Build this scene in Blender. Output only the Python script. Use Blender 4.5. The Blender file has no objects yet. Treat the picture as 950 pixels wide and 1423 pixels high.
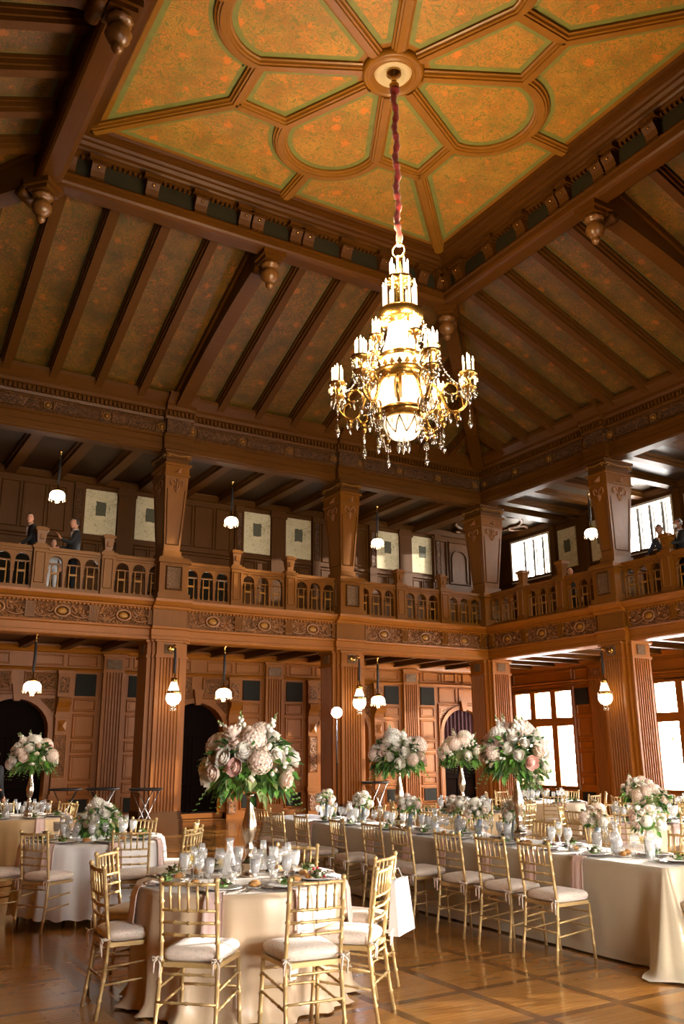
import bpy, math, random
from mathutils import Vector, Matrix
random.seed(11)
PI = math.pi
COL = bpy.context.scene.collection
CX, CY, HW = 6.72, 9.49, 9.26          # centre and half width of the hall's open square


def prop(o, label=None, cat=None, group=None, kind=None):
    if label: o['label'] = label
    if cat: o['category'] = cat
    if group: o['group'] = group
    if kind: o['kind'] = kind
    return o


def thing(name, label, cat, loc=(0, 0, 0), rz=0, group=None):
    o = bpy.data.objects.new(name, None)
    o.empty_display_size = 0.1
    COL.objects.link(o)
    o.location = loc
    o.rotation_euler = (0, 0, rz)
    return prop(o, label, cat, group)


KIDS = {}


def adopt(c, p):
    c.parent = p
    KIDS.setdefault(p.name, []).append(c)


def dup(o, loc=None, rz=None, label=None, group=None, parent=None, scale=None):
    c = o.copy()
    COL.objects.link(c)
    if parent is not None: adopt(c, parent)
    if loc is not None: c.location = loc
    if rz is not None: c.rotation_euler = (0, 0, rz)
    if scale is not None: c.scale = (scale, scale, scale)
    if label: c['label'] = label
    if group: c['group'] = group
    for ch in KIDS.get(o.name, []):
        dup(ch, parent=c)
    return c


class MB:
    """collects geometry and links it as one mesh object"""
    def __init__(s, M=None):
        s.v = []; s.f = []; s.m = []; s.cm = 0; s.M = M; s.sm = []; s.smooth = False

    def add(s, vs, fs):
        n = len(s.v)
        if s.M is not None:
            vs = [tuple(s.M @ Vector(p)) for p in vs]
        s.v += [tuple(p) for p in vs]
        for f in fs:
            s.f.append(tuple(n + i for i in f)); s.m.append(s.cm); s.sm.append(s.smooth)

    def box(s, x0, y0, z0, x1, y1, z1):
        s.add([(x0, y0, z0), (x1, y0, z0), (x1, y1, z0), (x0, y1, z0), (x0, y0, z1), (x1, y0, z1), (x1, y1, z1), (x0, y1, z1)],
              [(0, 3, 2, 1), (4, 5, 6, 7), (0, 1, 5, 4), (1, 2, 6, 5), (2, 3, 7, 6), (3, 0, 4, 7)])

    def cbox(s, cx, cy, cz, wx, wy, wz):
        s.box(cx - wx / 2, cy - wy / 2, cz - wz / 2, cx + wx / 2, cy + wy / 2, cz + wz / 2)

    def lathe(s, cx, cy, prof, n=12, a0=0.0, flute=0.0, caps=True):
        vs = []; fs = []
        k = len(prof)
        for (r, z) in prof:
            for i in range(n):
                a = a0 + 2 * PI * i / n
                rr = r * (1 - flute * (i % 2))
                vs.append((cx + rr * math.cos(a), cy + rr * math.sin(a), z))
        for j in range(k - 1):
            for i in range(n):
                i2 = (i + 1) % n
                fs.append((j * n + i, j * n + i2, (j + 1) * n + i2, (j + 1) * n + i))
        if caps:
            if prof[0][0] > 1e-4: fs.append(tuple(range(n - 1, -1, -1)))
            if prof[-1][0] > 1e-4: fs.append(tuple((k - 1) * n + i for i in range(n)))
        s.add(vs, fs)

    def tube(s, pts, r, n=6, closed=False, caps=True):
        pts = [Vector(p) for p in pts]
        k = len(pts)
        rs = r if isinstance(r, (list, tuple)) else [r] * k
        vs = []; fs = []
        up = None
        for i, p in enumerate(pts):
            if closed: t = (pts[(i + 1) % k] - pts[i - 1])
            elif i == 0: t = pts[1] - p
            elif i == k - 1: t = p - pts[i - 1]
            else: t = pts[i + 1] - pts[i - 1]
            t.normalize()
            if up is None:
                up = Vector((0, 0, 1)) if abs(t.z) < 0.9 else Vector((1, 0, 0))
            a = t.cross(up)
            if a.length < 1e-4: a = t.cross(Vector((0, 1, 0)))
            a.normalize(); b = a.cross(t).normalized(); up = b
            for j in range(n):
                an = 2 * PI * j / n
                vs.append(p + (a * math.cos(an) + b * math.sin(an)) * rs[i])
        m = k if closed else k - 1
        for i in range(m):
            i2 = (i + 1) % k
            for j in range(n):
                j2 = (j + 1) % n
                fs.append((i * n + j, i2 * n + j, i2 * n + j2, i * n + j2))
        if caps and not closed:
            fs.append(tuple(range(n))); fs.append(tuple((k - 1) * n + j for j in range(n - 1, -1, -1)))
        s.add(vs, fs)

    def sphere(s, c, r, n=8, m=6, sc=(1, 1, 1)):
        vs = []; fs = []
        for j in range(1, m):
            ph = PI * j / m
            for i in range(n):
                a = 2 * PI * i / n
                vs.append((c[0] + r * sc[0] * math.sin(ph) * math.cos(a), c[1] + r * sc[1] * math.sin(ph) * math.sin(a), c[2] + r * sc[2] * math.cos(ph)))
        t = len(vs); vs.append((c[0], c[1], c[2] + r * sc[2])); vs.append((c[0], c[1], c[2] - r * sc[2]))
        for j in range(m - 2):
            for i in range(n):
                i2 = (i + 1) % n
                fs.append((j * n + i, (j + 1) * n + i, (j + 1) * n + i2, j * n + i2))
        for i in range(n):
            i2 = (i + 1) % n
            fs.append((t, i, i2)); fs.append((t + 1, (m - 2) * n + i2, (m - 2) * n + i))
        s.add(vs, fs)

    def prism(s, poly, axis, a, b):
        """poly in the two other axes (x,y,z order), extruded along axis from a to b"""
        def P(u, v, w):
            return {'x': (w, u, v), 'y': (u, w, v), 'z': (u, v, w)}[axis]
        n = len(poly)
        vs = [P(u, v, a) for u, v in poly] + [P(u, v, b) for u, v in poly]
        fs = [tuple(range(n - 1, -1, -1)), tuple(range(n, 2 * n))]
        for i in range(n):
            j = (i + 1) % n
            fs.append((i, j, n + j, n + i))
        s.add(vs, fs)

    def extr(s, prof, s0, s1, m0=0, m1=0, base=0.0):
        """profile [(d,z)] run along x from s0 to s1; m0/m1 mitre: end shifts by m*d. y = base + d"""
        n = len(prof)
        vs = [(s0 - m0 * d, base + d, z) for d, z in prof] + [(s1 + m1 * d, base + d, z) for d, z in prof]
        fs = [tuple(range(n)), tuple(range(2 * n - 1, n - 1, -1))]
        for i in range(n):
            j = (i + 1) % n
            fs.append((i, n + i, n + j, j))
        s.add(vs, fs)

    def sweep(s, pts, prof, z0, closed=False):
        """profile [(offset, drop)] swept along a plan path at height z0, hanging down"""
        n = len(pts); k = len(prof)
        vs = []; fs = []
        for i in range(n):
            p = Vector(pts[i])
            if closed or 0 < i < n - 1:
                a = (p - Vector(pts[i - 1])).normalized(); b = (Vector(pts[(i + 1) % n]) - p).normalized()
            elif i == 0:
                a = b = (Vector(pts[1]) - p).normalized()
            else:
                a = b = (p - Vector(pts[i - 1])).normalized()
            na = Vector((-a.y, a.x)); nb = Vector((-b.y, b.x))
            m = (na + nb)
            m = m / max(0.35, m.dot(na)) if m.length > 1e-6 else na
            for (o, d) in prof:
                q = p + m * o
                vs.append((q.x, q.y, z0 - d))
        seg = n if closed else n - 1
        for i in range(seg):
            i2 = (i + 1) % n
            for j in range(k - 1):
                fs.append((i * k + j, i2 * k + j, i2 * k + j + 1, i * k + j + 1))
        if not closed:
            fs.append(tuple(range(k))); fs.append(tuple((n - 1) * k + j for j in range(k - 1, -1, -1)))
        s.add(vs, fs)

    def ring(s, x0, z0, x1, z1, y, w=0.05, t=0.03):
        """raised picture-frame moulding on a wall facing -y whose face is at y"""
        o = [(x0, z0), (x1, z0), (x1, z1), (x0, z1)]
        vs = []
        for e, dy in ((0, 0), (w * .35, -t), (w * .7, -t), (w, 0)):
            vs += [(x0 + e, y + dy, z0 + e), (x1 - e, y + dy, z0 + e), (x1 - e, y + dy, z1 - e), (x0 + e, y + dy, z1 - e)]
        fs = []
        for k in range(3):
            for i in range(4):
                j = (i + 1) % 4
                fs.append((k * 4 + i, k * 4 + j, (k + 1) * 4 + j, (k + 1) * 4 + i))
        s.add(vs, fs)

    def build(s, name, mats, parent=None, loc=None, rz=None, mat_w=None):
        me = bpy.data.meshes.new(name)
        me.from_pydata(s.v, [], s.f)
        if not isinstance(mats, (list, tuple)): mats = [mats]
        for m in mats: me.materials.append(m)
        me.polygons.foreach_set('material_index', s.m)
        me.polygons.foreach_set('use_smooth', s.sm)
        me.update()
        o = bpy.data.objects.new(name, me)
        COL.objects.link(o)
        if parent is not None: adopt(o, parent)
        if loc is not None: o.location = loc
        if rz is not None: o.rotation_euler = (0, 0, rz)
        if mat_w is not None: o.matrix_world = mat_w
        return o


def SIDE(k):
    """k=0 north, 1 east, 2 south, 3 west : local x along the wall, y outwards from the hall's centre"""
    return Matrix.Translation((CX, CY, 0)) @ Matrix.Rotation(-PI / 2 * k, 4, 'Z')


# ------------------------------------------------------------------ materials
def nodes(name):
    m = bpy.data.materials.new(name); m.use_nodes = True
    nt = m.node_tree
    b = nt.nodes['Principled BSDF']
    return m, nt, b


def L(nt, a, b): nt.links.new(a, b)


def coord(nt, scale=(1, 1, 1), kind='Object', rot=(0, 0, 0)):
    tc = nt.nodes.new('ShaderNodeTexCoord'); mp = nt.nodes.new('ShaderNodeMapping')
    mp.inputs['Scale'].default_value = scale; mp.inputs['Rotation'].default_value = rot
    L(nt, tc.outputs[kind], mp.inputs['Vector'])
    return mp.outputs['Vector']


def worldpos(nt, scale=(1, 1, 1), rot=(0, 0, 0)):
    g = nt.nodes.new('ShaderNodeNewGeometry'); mp = nt.nodes.new('ShaderNodeMapping')
    mp.inputs['Scale'].default_value = scale; mp.inputs['Rotation'].default_value = rot
    L(nt, g.outputs['Position'], mp.inputs['Vector'])
    return mp.outputs['Vector']


def noise(nt, vec, scale, detail=3, rough=.5, dist=0):
    n = nt.nodes.new('ShaderNodeTexNoise')
    n.inputs['Scale'].default_value = scale; n.inputs['Detail'].default_value = detail
    n.inputs['Roughness'].default_value = rough; n.inputs['Distortion'].default_value = dist
    L(nt, vec, n.inputs['Vector'])
    return n.outputs['Fac']


def ramp(nt, fac, stops):
    r = nt.nodes.new('ShaderNodeValToRGB')
    e = r.color_ramp.elements
    while len(e) < len(stops): e.new(0.5)
    for i, (p, c) in enumerate(stops):
        e[i].position = p; e[i].color = (c[0], c[1], c[2], 1) if len(c) == 3 else c
    L(nt, fac, r.inputs['Fac'])
    return r.outputs['Color']


def mix(nt, fac, a, b, mode='MIX'):
    m = nt.nodes.new('ShaderNodeMix'); m.data_type = 'RGBA'; m.blend_type = mode
    for sock, val in ((m.inputs['Factor'], fac), (m.inputs['A'], a), (m.inputs['B'], b)):
        if isinstance(val, (int, float)): sock.default_value = val
        elif isinstance(val, tuple): sock.default_value = (*val, 1)
        else: L(nt, val, sock)
    # Factor socket duplicates per type: use the enabled ones
    return [o for o in m.outputs if o.enabled][0]


def mixc(nt, fac, a, b, mode='MIX'):
    m = nt.nodes.new('ShaderNodeMixRGB'); m.blend_type = mode
    for key, val in (('Fac', fac), ('Color1', a), ('Color2', b)):
        sock = m.inputs[key]
        if isinstance(val, (int, float)): sock.default_value = val
        elif isinstance(val, tuple): sock.default_value = (*val, 1)
        else: L(nt, val, sock)
    return m.outputs['Color']


def math_(nt, op, a, b=None):
    m = nt.nodes.new('ShaderNodeMath'); m.operation = op
    for i, val in ((0, a), (1, b)):
        if val is None: continue
        if isinstance(val, (int, float)): m.inputs[i].default_value = val
        else: L(nt, val, m.inputs[i])
    return m.outputs[0]


def bump(nt, b, fac, strength=.3, dist=.02):
    n = nt.nodes.new('ShaderNodeBump')
    n.inputs['Strength'].default_value = strength; n.inputs['Distance'].default_value = dist
    L(nt, fac, n.inputs['Height']); L(nt, n.outputs['Normal'], b.inputs['Normal'])


def wood(name, c1, c2, rough=.42, grain=(9, 9, .9), bumps=.15, spec=.5):
    m, nt, b = nodes(name)
    v = coord(nt, grain)
    f = noise(nt, v, 3.0, 4, .6, .6)
    v2 = coord(nt, (.7, .7, .4))
    f2 = noise(nt, v2, 1.3, 2)
    c = mixc(nt, f, c1, c2)
    c = mixc(nt, math_(nt, 'MULTIPLY', f2, .5), c, tuple(x * .55 for x in c1))
    L(nt, c, b.inputs['Base Color'])
    b.inputs['Roughness'].default_value = rough
    b.inputs['Specular IOR Level'].default_value = spec
    bump(nt, b, f, bumps, .01)
    return m


def plain(name, c, rough=.5, metal=0.0, spec=.5, noise_amt=.12, nscale=12, bumps=0, trans=0, sheen=0, emit=None, es=0):
    m, nt, b = nodes(name)
    v = coord(nt)
    f = noise(nt, v, nscale, 3)
    col = mixc(nt, f, tuple(x * (1 - noise_amt) for x in c), tuple(min(1, x * (1 + noise_amt)) for x in c))
    L(nt, col, b.inputs['Base Color'])
    b.inputs['Roughness'].default_value = rough; b.inputs['Metallic'].default_value = metal
    b.inputs['Specular IOR Level'].default_value = spec
    if trans: b.inputs['Transmission Weight'].default_value = trans
    if sheen: b.inputs['Sheen Weight'].default_value = sheen
    if emit:
        b.inputs['Emission Color'].default_value = (*emit, 1); b.inputs['Emission Strength'].default_value = es
    if bumps: bump(nt, b, f, bumps, .01)
    return m


def carved(name, c1, c2, scale=9, strength=1.0, rough=.6):
    m, nt, b = nodes(name)
    v = coord(nt)
    f = noise(nt, v, scale, 1.5, .5, 2.2)
    s_ = math_(nt, 'SINE', math_(nt, 'MULTIPLY', f, 26.0))
    fac = math_(nt, 'ADD', math_(nt, 'MULTIPLY', s_, .5), .5)
    col = mixc(nt, fac, c1, c2)
    L(nt, col, b.inputs['Base Color']); b.inputs['Roughness'].default_value = rough; b.inputs['Specular IOR Level'].default_value = .2
    bump(nt, b, fac, strength, .02)
    return m


def stencil(name, ground, ground2, green, leaf, orange, sc=1.0, dark=1.0):
    """painted scrollwork: mottled gold ground, wandering green scrolls, scattered orange blossoms"""
    m, nt, b = nodes(name)
    v = worldpos(nt)
    mott = noise(nt, v, 2.5 * sc, 3, .6)
    g = mixc(nt, ramp(nt, mott, [(.35, (0, 0, 0)), (.65, (1, 1, 1))]), ground, ground2)
    n1 = noise(nt, v, 2.6 * sc, 1.2, .4, 1.8)
    w = math_(nt, 'SINE', math_(nt, 'MULTIPLY', n1, 62.0))
    line = ramp(nt, w, [(.55, (0, 0, 0)), (.85, (1, 1, 1))])
    g = mixc(nt, math_(nt, 'MULTIPLY', line, .75), g, green)
    n2 = noise(nt, v, 7.5 * sc, 2.0, .55, 2.5)
    lf = ramp(nt, n2, [(.57, (0, 0, 0)), (.61, (1, 1, 1))])
    g = mixc(nt, math_(nt, 'MULTIPLY', lf, .7), g, leaf)
    vo = nt.nodes.new('ShaderNodeTexVoronoi'); vo.inputs['Scale'].default_value = 2.3 * sc
    L(nt, v, vo.inputs['Vector'])
    n3 = noise(nt, v, 11 * sc, 2, .6, 1.5)
    d = math_(nt, 'ADD', vo.outputs['Distance'], math_(nt, 'MULTIPLY', n3, .55))
    fl = ramp(nt, d, [(.43, (1, 1, 1)), (.47, (0, 0, 0))])
    g = mixc(nt, math_(nt, 'MULTIPLY', fl, .8), g, orange)
    n5 = noise(nt, v, 9 * sc, 2, .5, 2.8)
    w5 = ramp(nt, n5, [(.56, (0, 0, 0)), (.60, (1, 1, 1))])
    mk = ramp(nt, noise(nt, v, 1.7 * sc, 1), [(.42, (0, 0, 0)), (.56, (1, 1, 1))])
    g = mixc(nt, math_(nt, 'MULTIPLY', math_(nt, 'MULTIPLY', w5, mk), .6), g, orange)
    n4 = noise(nt, v, 5.3 * sc, 1, .5, 3)
    wn = math_(nt, 'SINE', math_(nt, 'MULTIPLY', n4, 90.0))
    ln = ramp(nt, wn, [(.9, (0, 0, 0)), (.98, (1, 1, 1))])
    g = mixc(nt, math_(nt, 'MULTIPLY', ln, .5), g, tuple(x * .35 for x in ground))
    if dark != 1.0: g = mixc(nt, 1.0, g, (dark, dark, dark), 'MULTIPLY')
    L(nt, g, b.inputs['Base Color'])
    b.inputs['Roughness'].default_value = .55
    bump(nt, b, mott, .2, .01)
    return m


M = {}
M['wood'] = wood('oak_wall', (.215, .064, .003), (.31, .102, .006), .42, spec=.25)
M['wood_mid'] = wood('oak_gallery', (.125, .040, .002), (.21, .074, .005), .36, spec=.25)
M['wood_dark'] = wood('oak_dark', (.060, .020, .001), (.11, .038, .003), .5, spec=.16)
M['wood_beam'] = wood('oak_beam', (.060, .019, .001), (.120, .042, .003), .42, spec=.16, grain=(.9, 9, 9))
M['wood_gold'] = wood('oak_gilded', (.22, .088, .008), (.34, .145, .014), .34, spec=.3, grain= (2, 2, 9))
M['carved'] = carved('carved_oak', (.075, .028, .008), (.30, .12, .035), 7, .9)
M['carved_dark'] = carved('carved_oak_dark', (.03, .013, .005), (.15, .065, .022), 8, .9)
M['carved_lite'] = carved('carved_block', (.10, .05, .02), (.34, .19, .09), 22, 1.0)
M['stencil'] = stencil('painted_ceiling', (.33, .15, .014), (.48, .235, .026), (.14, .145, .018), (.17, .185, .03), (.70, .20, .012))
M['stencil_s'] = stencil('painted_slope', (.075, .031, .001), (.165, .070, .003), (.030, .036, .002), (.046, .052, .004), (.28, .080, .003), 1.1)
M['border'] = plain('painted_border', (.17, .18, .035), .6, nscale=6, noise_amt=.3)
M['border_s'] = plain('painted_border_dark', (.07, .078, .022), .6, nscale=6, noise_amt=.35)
M['frieze_dark'] = wood('ebonised_panel', (.016, .013, .006), (.04, .033, .015), .6, (.7, 9, 9), spec=.15)
M['wood_pend'] = wood('dark_turned_oak', (.13, .052, .010), (.20, .085, .018), .28, (3, 3, 9))
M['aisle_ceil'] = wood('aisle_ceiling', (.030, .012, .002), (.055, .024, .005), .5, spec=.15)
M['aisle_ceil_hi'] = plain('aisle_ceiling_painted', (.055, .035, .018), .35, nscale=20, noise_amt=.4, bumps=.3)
M['fabric_dark'] = plain('dark_cloth_panel', (.020, .018, .014), .95, spec=.1, nscale=60, noise_amt=.3)
M['dark'] = plain('dark_doorway', (.006, .003, .002), .95, spec=.05)  # near black, painting in the shade inside the archways
M['curtain'] = plain('maroon_curtain', (.035, .006, .010), .9, nscale=4, noise_amt=.5)
M['paper'] = plain('aged_parchment', (.62, .52, .33), .8, nscale=18, noise_amt=.25)
M['papers'] = None
M['carved_hi'] = plain('carved_relief', (.22, .085, .025), .38, nscale=30, noise_amt=.4, bumps=.3)
M['brass'] = plain('brass', (.50, .30, .08), .26, 1.0, nscale=20)
M['gold_paint'] = plain('gold_chair_paint', (.58, .40, .17), .38, .35, nscale=25, noise_amt=.2)
M['champ_metal'] = plain('champagne_metal', (.62, .50, .38), .26, 1.0, nscale=9)
M['white_frost'] = plain('reveal_paint', (.75, .70, .62), .6)
M['black'] = plain('black_cord', (.012, .008, .008), .7)
M['iron'] = plain('dark_metal', (.05, .045, .04), .4, .8)
M['chrome'] = plain('chrome_tube', (.75, .73, .70), .22, 1.0)
def parchment():
    m, nt, b = nodes('stained_parchment')
    v = coord(nt, (1, 1, 1))
    n1 = noise(nt, v, 3, 3, .6)
    n2 = noise(nt, v, 26, 4, .75, .8)
    c = mixc(nt, n1, (.66, .56, .36), (.50, .42, .25))
    spots = math_(nt, 'MULTIPLY', ramp(nt, n2, [(.52, (0, 0, 0)), (.58, (1, 1, 1))]), ramp(nt, n1, [(.38, (0, 0, 0)), (.62, (1, 1, 1))]))
    c = mixc(nt, spots, c, (.22, .18, .09))
    L(nt, c, b.inputs['Base Color']); b.inputs['Roughness'].default_value = .85
    return m
M['papers'] = parchment()


def floor_mat():
    m, nt, b = nodes('parquet_floor')
    g = nt.nodes.new('ShaderNodeNewGeometry'); sep = nt.nodes.new('ShaderNodeSeparateXYZ')
    L(nt, g.outputs['Position'], sep.inputs[0])
    X, Y = sep.outputs[0], sep.outputs[1]
    def band(v, org, per, half):
        t = math_(nt, 'PINGPONG', math_(nt, 'SUBTRACT', v, org), per / 2)
        return math_(nt, 'LESS_THAN', t, half)
    def box1(v, c, half):
        return math_(nt, 'LESS_THAN', math_(nt, 'ABSOLUTE', math_(nt, 'SUBTRACT', v, c)), half)
    right = math_(nt, 'GREATER_THAN', X, 2.05)
    gx = math_(nt, 'MULTIPLY', band(X, 4.325 - .71 * 60, .71, .040), right)
    gy = band(Y, 4.72 - .8 * 60, .8, .036)
    gy2 = band(Y, 7.46 - .8 * 60, .8, .028)
    left = math_(nt, 'SUBTRACT', 1.0, right)
    ln = math_(nt, 'MAXIMUM', gx, math_(nt, 'MULTIPLY', gy, right))
    ln = math_(nt, 'MAXIMUM', ln, math_(nt, 'MULTIPLY', gy2, left))
    ln = math_(nt, 'MAXIMUM', ln, box1(X, 2.05, .075))
    # small strip parquet inside the squares
    v = worldpos(nt, (1, 1, 1))
    br = nt.nodes.new('ShaderNodeTexBrick'); br.inputs['Scale'].default_value = 1.0
    br.inputs['Brick Width'].default_value = .40; br.inputs['Row Height'].default_value = .055
    br.inputs['Mortar Size'].default_value = .0012; br.inputs['Mortar'].default_value = (.12, .045, .012, 1)
    br.inputs['Color1'].default_value = (.42, .19, .045, 1); br.inputs['Color2'].default_value = (.50, .24, .062, 1)
    L(nt, v, br.inputs['Vector'])
    n = noise(nt, v, 1.2, 3)
    c = mixc(nt, math_(nt, 'MULTIPLY', n, .5), br.outputs['Color'], (.32, .14, .03))
    c = mixc(nt, math_(nt, 'MULTIPLY', ln, .72), c, (.11, .042, .014))
    L(nt, c, b.inputs['Base Color'])
    rr = noise(nt, v, 3.5, 3)
    r = ramp(nt, rr, [(.3, (.10, .10, .10)), (.75, (.23, .23, .23))])
    L(nt, r, b.inputs['Roughness'])
    b.inputs['Specular IOR Level'].default_value = .55
    b.inputs['Coat Weight'].default_value = .35; b.inputs['Coat Roughness'].default_value = .12
    bump(nt, b, noise(nt, v, 2.2, 3), .06, .02)
    return m
M['floor'] = floor_mat()


def cloth(name, c1, c2, rough=.5, sheen=.4, weave=220, spec=.4, pattern=False):
    m, nt, b = nodes(name)
    v = coord(nt)
    n = noise(nt, v, 6, 3)
    c = mixc(nt, n, c1, c2)
    if pattern:
        p = noise(nt, v, 16, 1, .5, 2)
        s_ = ramp(nt, math_(nt, 'SINE', math_(nt, 'MULTIPLY', p, 40.0)), [(.3, (0, 0, 0)), (.6, (1, 1, 1))])
        c = mixc(nt, math_(nt, 'MULTIPLY', s_, .45), c, tuple(x * .62 for x in c1))
    L(nt, c, b.inputs['Base Color'])
    b.inputs['Roughness'].default_value = rough; b.inputs['Sheen Weight'].default_value = sheen
    b.inputs['Specular IOR Level'].default_value = spec
    w = noise(nt, v, weave, 2)
    bump(nt, b, w, .12, .003)
    return m
M['satin'] = cloth('champagne_satin', (.60, .45, .29), (.66, .50, .33), .34, .3, spec=.6)
M['linen'] = cloth('champagne_linen', (.50, .41, .27), (.56, .46, .31), .62)
M['whitecloth'] = cloth('white_cloth', (.80, .77, .74), (.87, .84, .81), .6)
M['goldcloth'] = cloth('gold_cloth', (.62, .42, .20), (.68, .48, .25), .45)
M['ivorycloth'] = cloth('ivory_cloth', (.80, .66, .46), (.86, .72, .52), .5)
M['pink'] = cloth('pink_napkin', (.82, .58, .52), (.86, .64, .58), .6)
M['cushion'] = cloth('lace_cushion', (.80, .67, .55), (.86, .74, .63), .8, pattern=True)
M['china'] = plain('white_china', (.82, .80, .77), .18, nscale=5, noise_amt=.02)
M['charger'] = plain('silver_charger', (.45, .38, .32), .25, .8)
M['steel'] = plain('silver_cutlery', (.72, .70, .66), .18, 1.0)


def glass(name, tint=(1, 1, 1), amt=.28, rough=.03, frost=0.0):
    m = bpy.data.materials.new(name); m.use_nodes = True
    nt = m.node_tree
    for n in list(nt.nodes): nt.nodes.remove(n)
    out = nt.nodes.new('ShaderNodeOutputMaterial')
    tr = nt.nodes.new('ShaderNodeBsdfTransparent'); tr.inputs['Color'].default_value = (*tint, 1)
    gl = nt.nodes.new('ShaderNodeBsdfGlossy'); gl.inputs['Roughness'].default_value = rough
    fr = nt.nodes.new('ShaderNodeLayerWeight'); fr.inputs['Blend'].default_value = .5
    pw = nt.nodes.new('ShaderNodeMath'); pw.operation = 'POWER'; pw.inputs[1].default_value = 4
    L(nt, fr.outputs['Facing'], pw.inputs[0])
    ad = nt.nodes.new('ShaderNodeMath'); ad.operation = 'MULTIPLY_ADD'
    ad.inputs[1].default_value = .8; ad.inputs[2].default_value = amt
    mx = nt.nodes.new('ShaderNodeMixShader')
    L(nt, pw.outputs[0], ad.inputs[0]); L(nt, ad.outputs[0], mx.inputs[0])
    src = tr.outputs[0]
    if frost:
        df = nt.nodes.new('ShaderNodeBsdfTranslucent'); df.inputs['Color'].default_value = (1, 1, 1, 1)
        d2 = nt.nodes.new('ShaderNodeBsdfDiffuse'); d2.inputs['Color'].default_value = (1, 1, 1, 1)
        ma = nt.nodes.new('ShaderNodeMixShader'); ma.inputs[0].default_value = .5
        L(nt, df.outputs[0], ma.inputs[1]); L(nt, d2.outputs[0], ma.inputs[2])
        mf = nt.nodes.new('ShaderNodeMixShader'); mf.inputs[0].default_value = frost
        L(nt, src, mf.inputs[1]); L(nt, ma.outputs[0], mf.inputs[2]); src = mf.outputs[0]
    L(nt, src, mx.inputs[1]); L(nt, gl.outputs[0], mx.inputs[2]); L(nt, mx.outputs[0], out.inputs[0])
    return m
def _realglass(name, c, rough, tw, ior=1.45):
    m, nt, b = nodes(name)
    n = noise(nt, coord(nt), 40, 2)
    L(nt, mixc(nt, n, c, tuple(x * .97 for x in c)), b.inputs['Base Color'])
    b.inputs['Roughness'].default_value = rough; b.inputs['Transmission Weight'].default_value = tw; b.inputs['IOR'].default_value = ior
    return m
M['glass'] = glass('clear_glass', amt=.10, rough=.12, frost=.16)  # white scatter mixed in to stand for bright highlights on clear glass
M['pane'] = glass('window_pane', (.97, .98, 1), .02)
M['crystal'] = glass('cut_crystal', (1, .95, .86), .45, .08)


def milk(name, c, trans=.5):
    m = bpy.data.materials.new(name); m.use_nodes = True
    nt = m.node_tree; b = nt.nodes['Principled BSDF']
    v = coord(nt); n = noise(nt, v, 14, 2)
    L(nt, mixc(nt, n, c, tuple(x * .9 for x in c)), b.inputs['Base Color'])
    b.inputs['Roughness'].default_value = .5; b.inputs['Specular IOR Level'].default_value = .2
    out = nt.nodes['Material Output']
    tl = nt.nodes.new('ShaderNodeBsdfTranslucent'); tl.inputs['Color'].default_value = (*c, 1)
    tr = nt.nodes.new('ShaderNodeBsdfTransparent')
    m1 = nt.nodes.new('ShaderNodeMixShader'); m1.inputs[0].default_value = .5
    m2 = nt.nodes.new('ShaderNodeMixShader'); m2.inputs[0].default_value = trans
    L(nt, b.outputs[0], m1.inputs[1]); L(nt, tl.outputs[0], m1.inputs[2])
    L(nt, m1.outputs[0], m2.inputs[1]); L(nt, tr.outputs[0], m2.inputs[2]); L(nt, m2.outputs[0], out.inputs[0])
    return m
M['water'] = milk('iced_water_glass', (.97, .96, .95), .12)


def emis(name, c, s):
    m, nt, b = nodes(name)
    b.inputs['Base Color'].default_value = (*c, 1)
    b.inputs['Emission Color'].default_value = (*c, 1); b.inputs['Emission Strength'].default_value = s
    n = noise(nt, coord(nt), 9, 2)
    L(nt, mixc(nt, n, c, tuple(x * .92 for x in c)), b.inputs['Base Color'])
    return m
M['lamp'] = emis('lit_lamp_glass', (1, .84, .60), 9)
M['alabaster'] = emis('lit_alabaster', (1, .84, .58), 1.5)
M['alabaster_hot'] = emis('lit_crystal_body', (1, .88, .64), 4)
M['flame'] = emis('candle_bulb', (1, .78, .42), 40)
M['candle'] = emis('candle_sleeve', (1, .86, .58), 1.5)
M['strobe'] = emis('flash_face', (.80, .88, 1), 900)
M['votive'] = emis('votive_flame', (1, .75, .40), 14)
M['velvet'] = plain('red_velvet', (.30, .010, .008), .75, sheen=.6, nscale=30, noise_amt=.5)
M['leaf'] = plain('green_leaf', (.11, .27, .035), .5, nscale=14, noise_amt=.5)
M['leaf_dark'] = plain('dark_leaf', (.04, .11, .02), .5, nscale=14, noise_amt=.5)
M['leaf_pale'] = plain('pale_green', (.30, .36, .14), .55, nscale=14, noise_amt=.3)
M['rose_w'] = plain('white_rose', (.88, .84, .74), .6, nscale=8, noise_amt=.06)
M['rose_p'] = plain('pink_rose', (.84, .56, .48), .6, nscale=8, noise_amt=.12)
M['rose_b'] = plain('blush_rose', (.86, .70, .58), .6, nscale=8, noise_amt=.1)
M['hair_grey'] = plain('grey_hair', (.30, .27, .25), .7)
M['hair_white'] = plain('white_hair', (.62, .60, .57), .7)
M['suit'] = plain('black_suit', (.010, .010, .012), .8, nscale=30)
M['navy'] = plain('navy_suit', (.014, .020, .038), .75, nscale=30)
M['shirt'] = plain('white_shirt', (.75, .75, .76), .7)
M['skin'] = plain('skin', (.58, .28, .17), .5, noise_amt=.06)
M['skin_d'] = plain('brown_skin', (.24, .11, .065), .5, noise_amt=.06)
M['hair'] = plain('dark_hair', (.02, .012, .008), .6)
M['bread'] = plain('bread_crust', (.55, .27, .08), .6, nscale=10, noise_amt=.3)
M['greens'] = plain('salad_leaf', (.08, .15, .02), .5, nscale=40, noise_amt=.7)
M['radicchio'] = plain('red_salad_leaf', (.13, .02, .03), .5, nscale=40, noise_amt=.5)
M['butter'] = plain('white_cake', (.82, .74, .60), .5)
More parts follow.
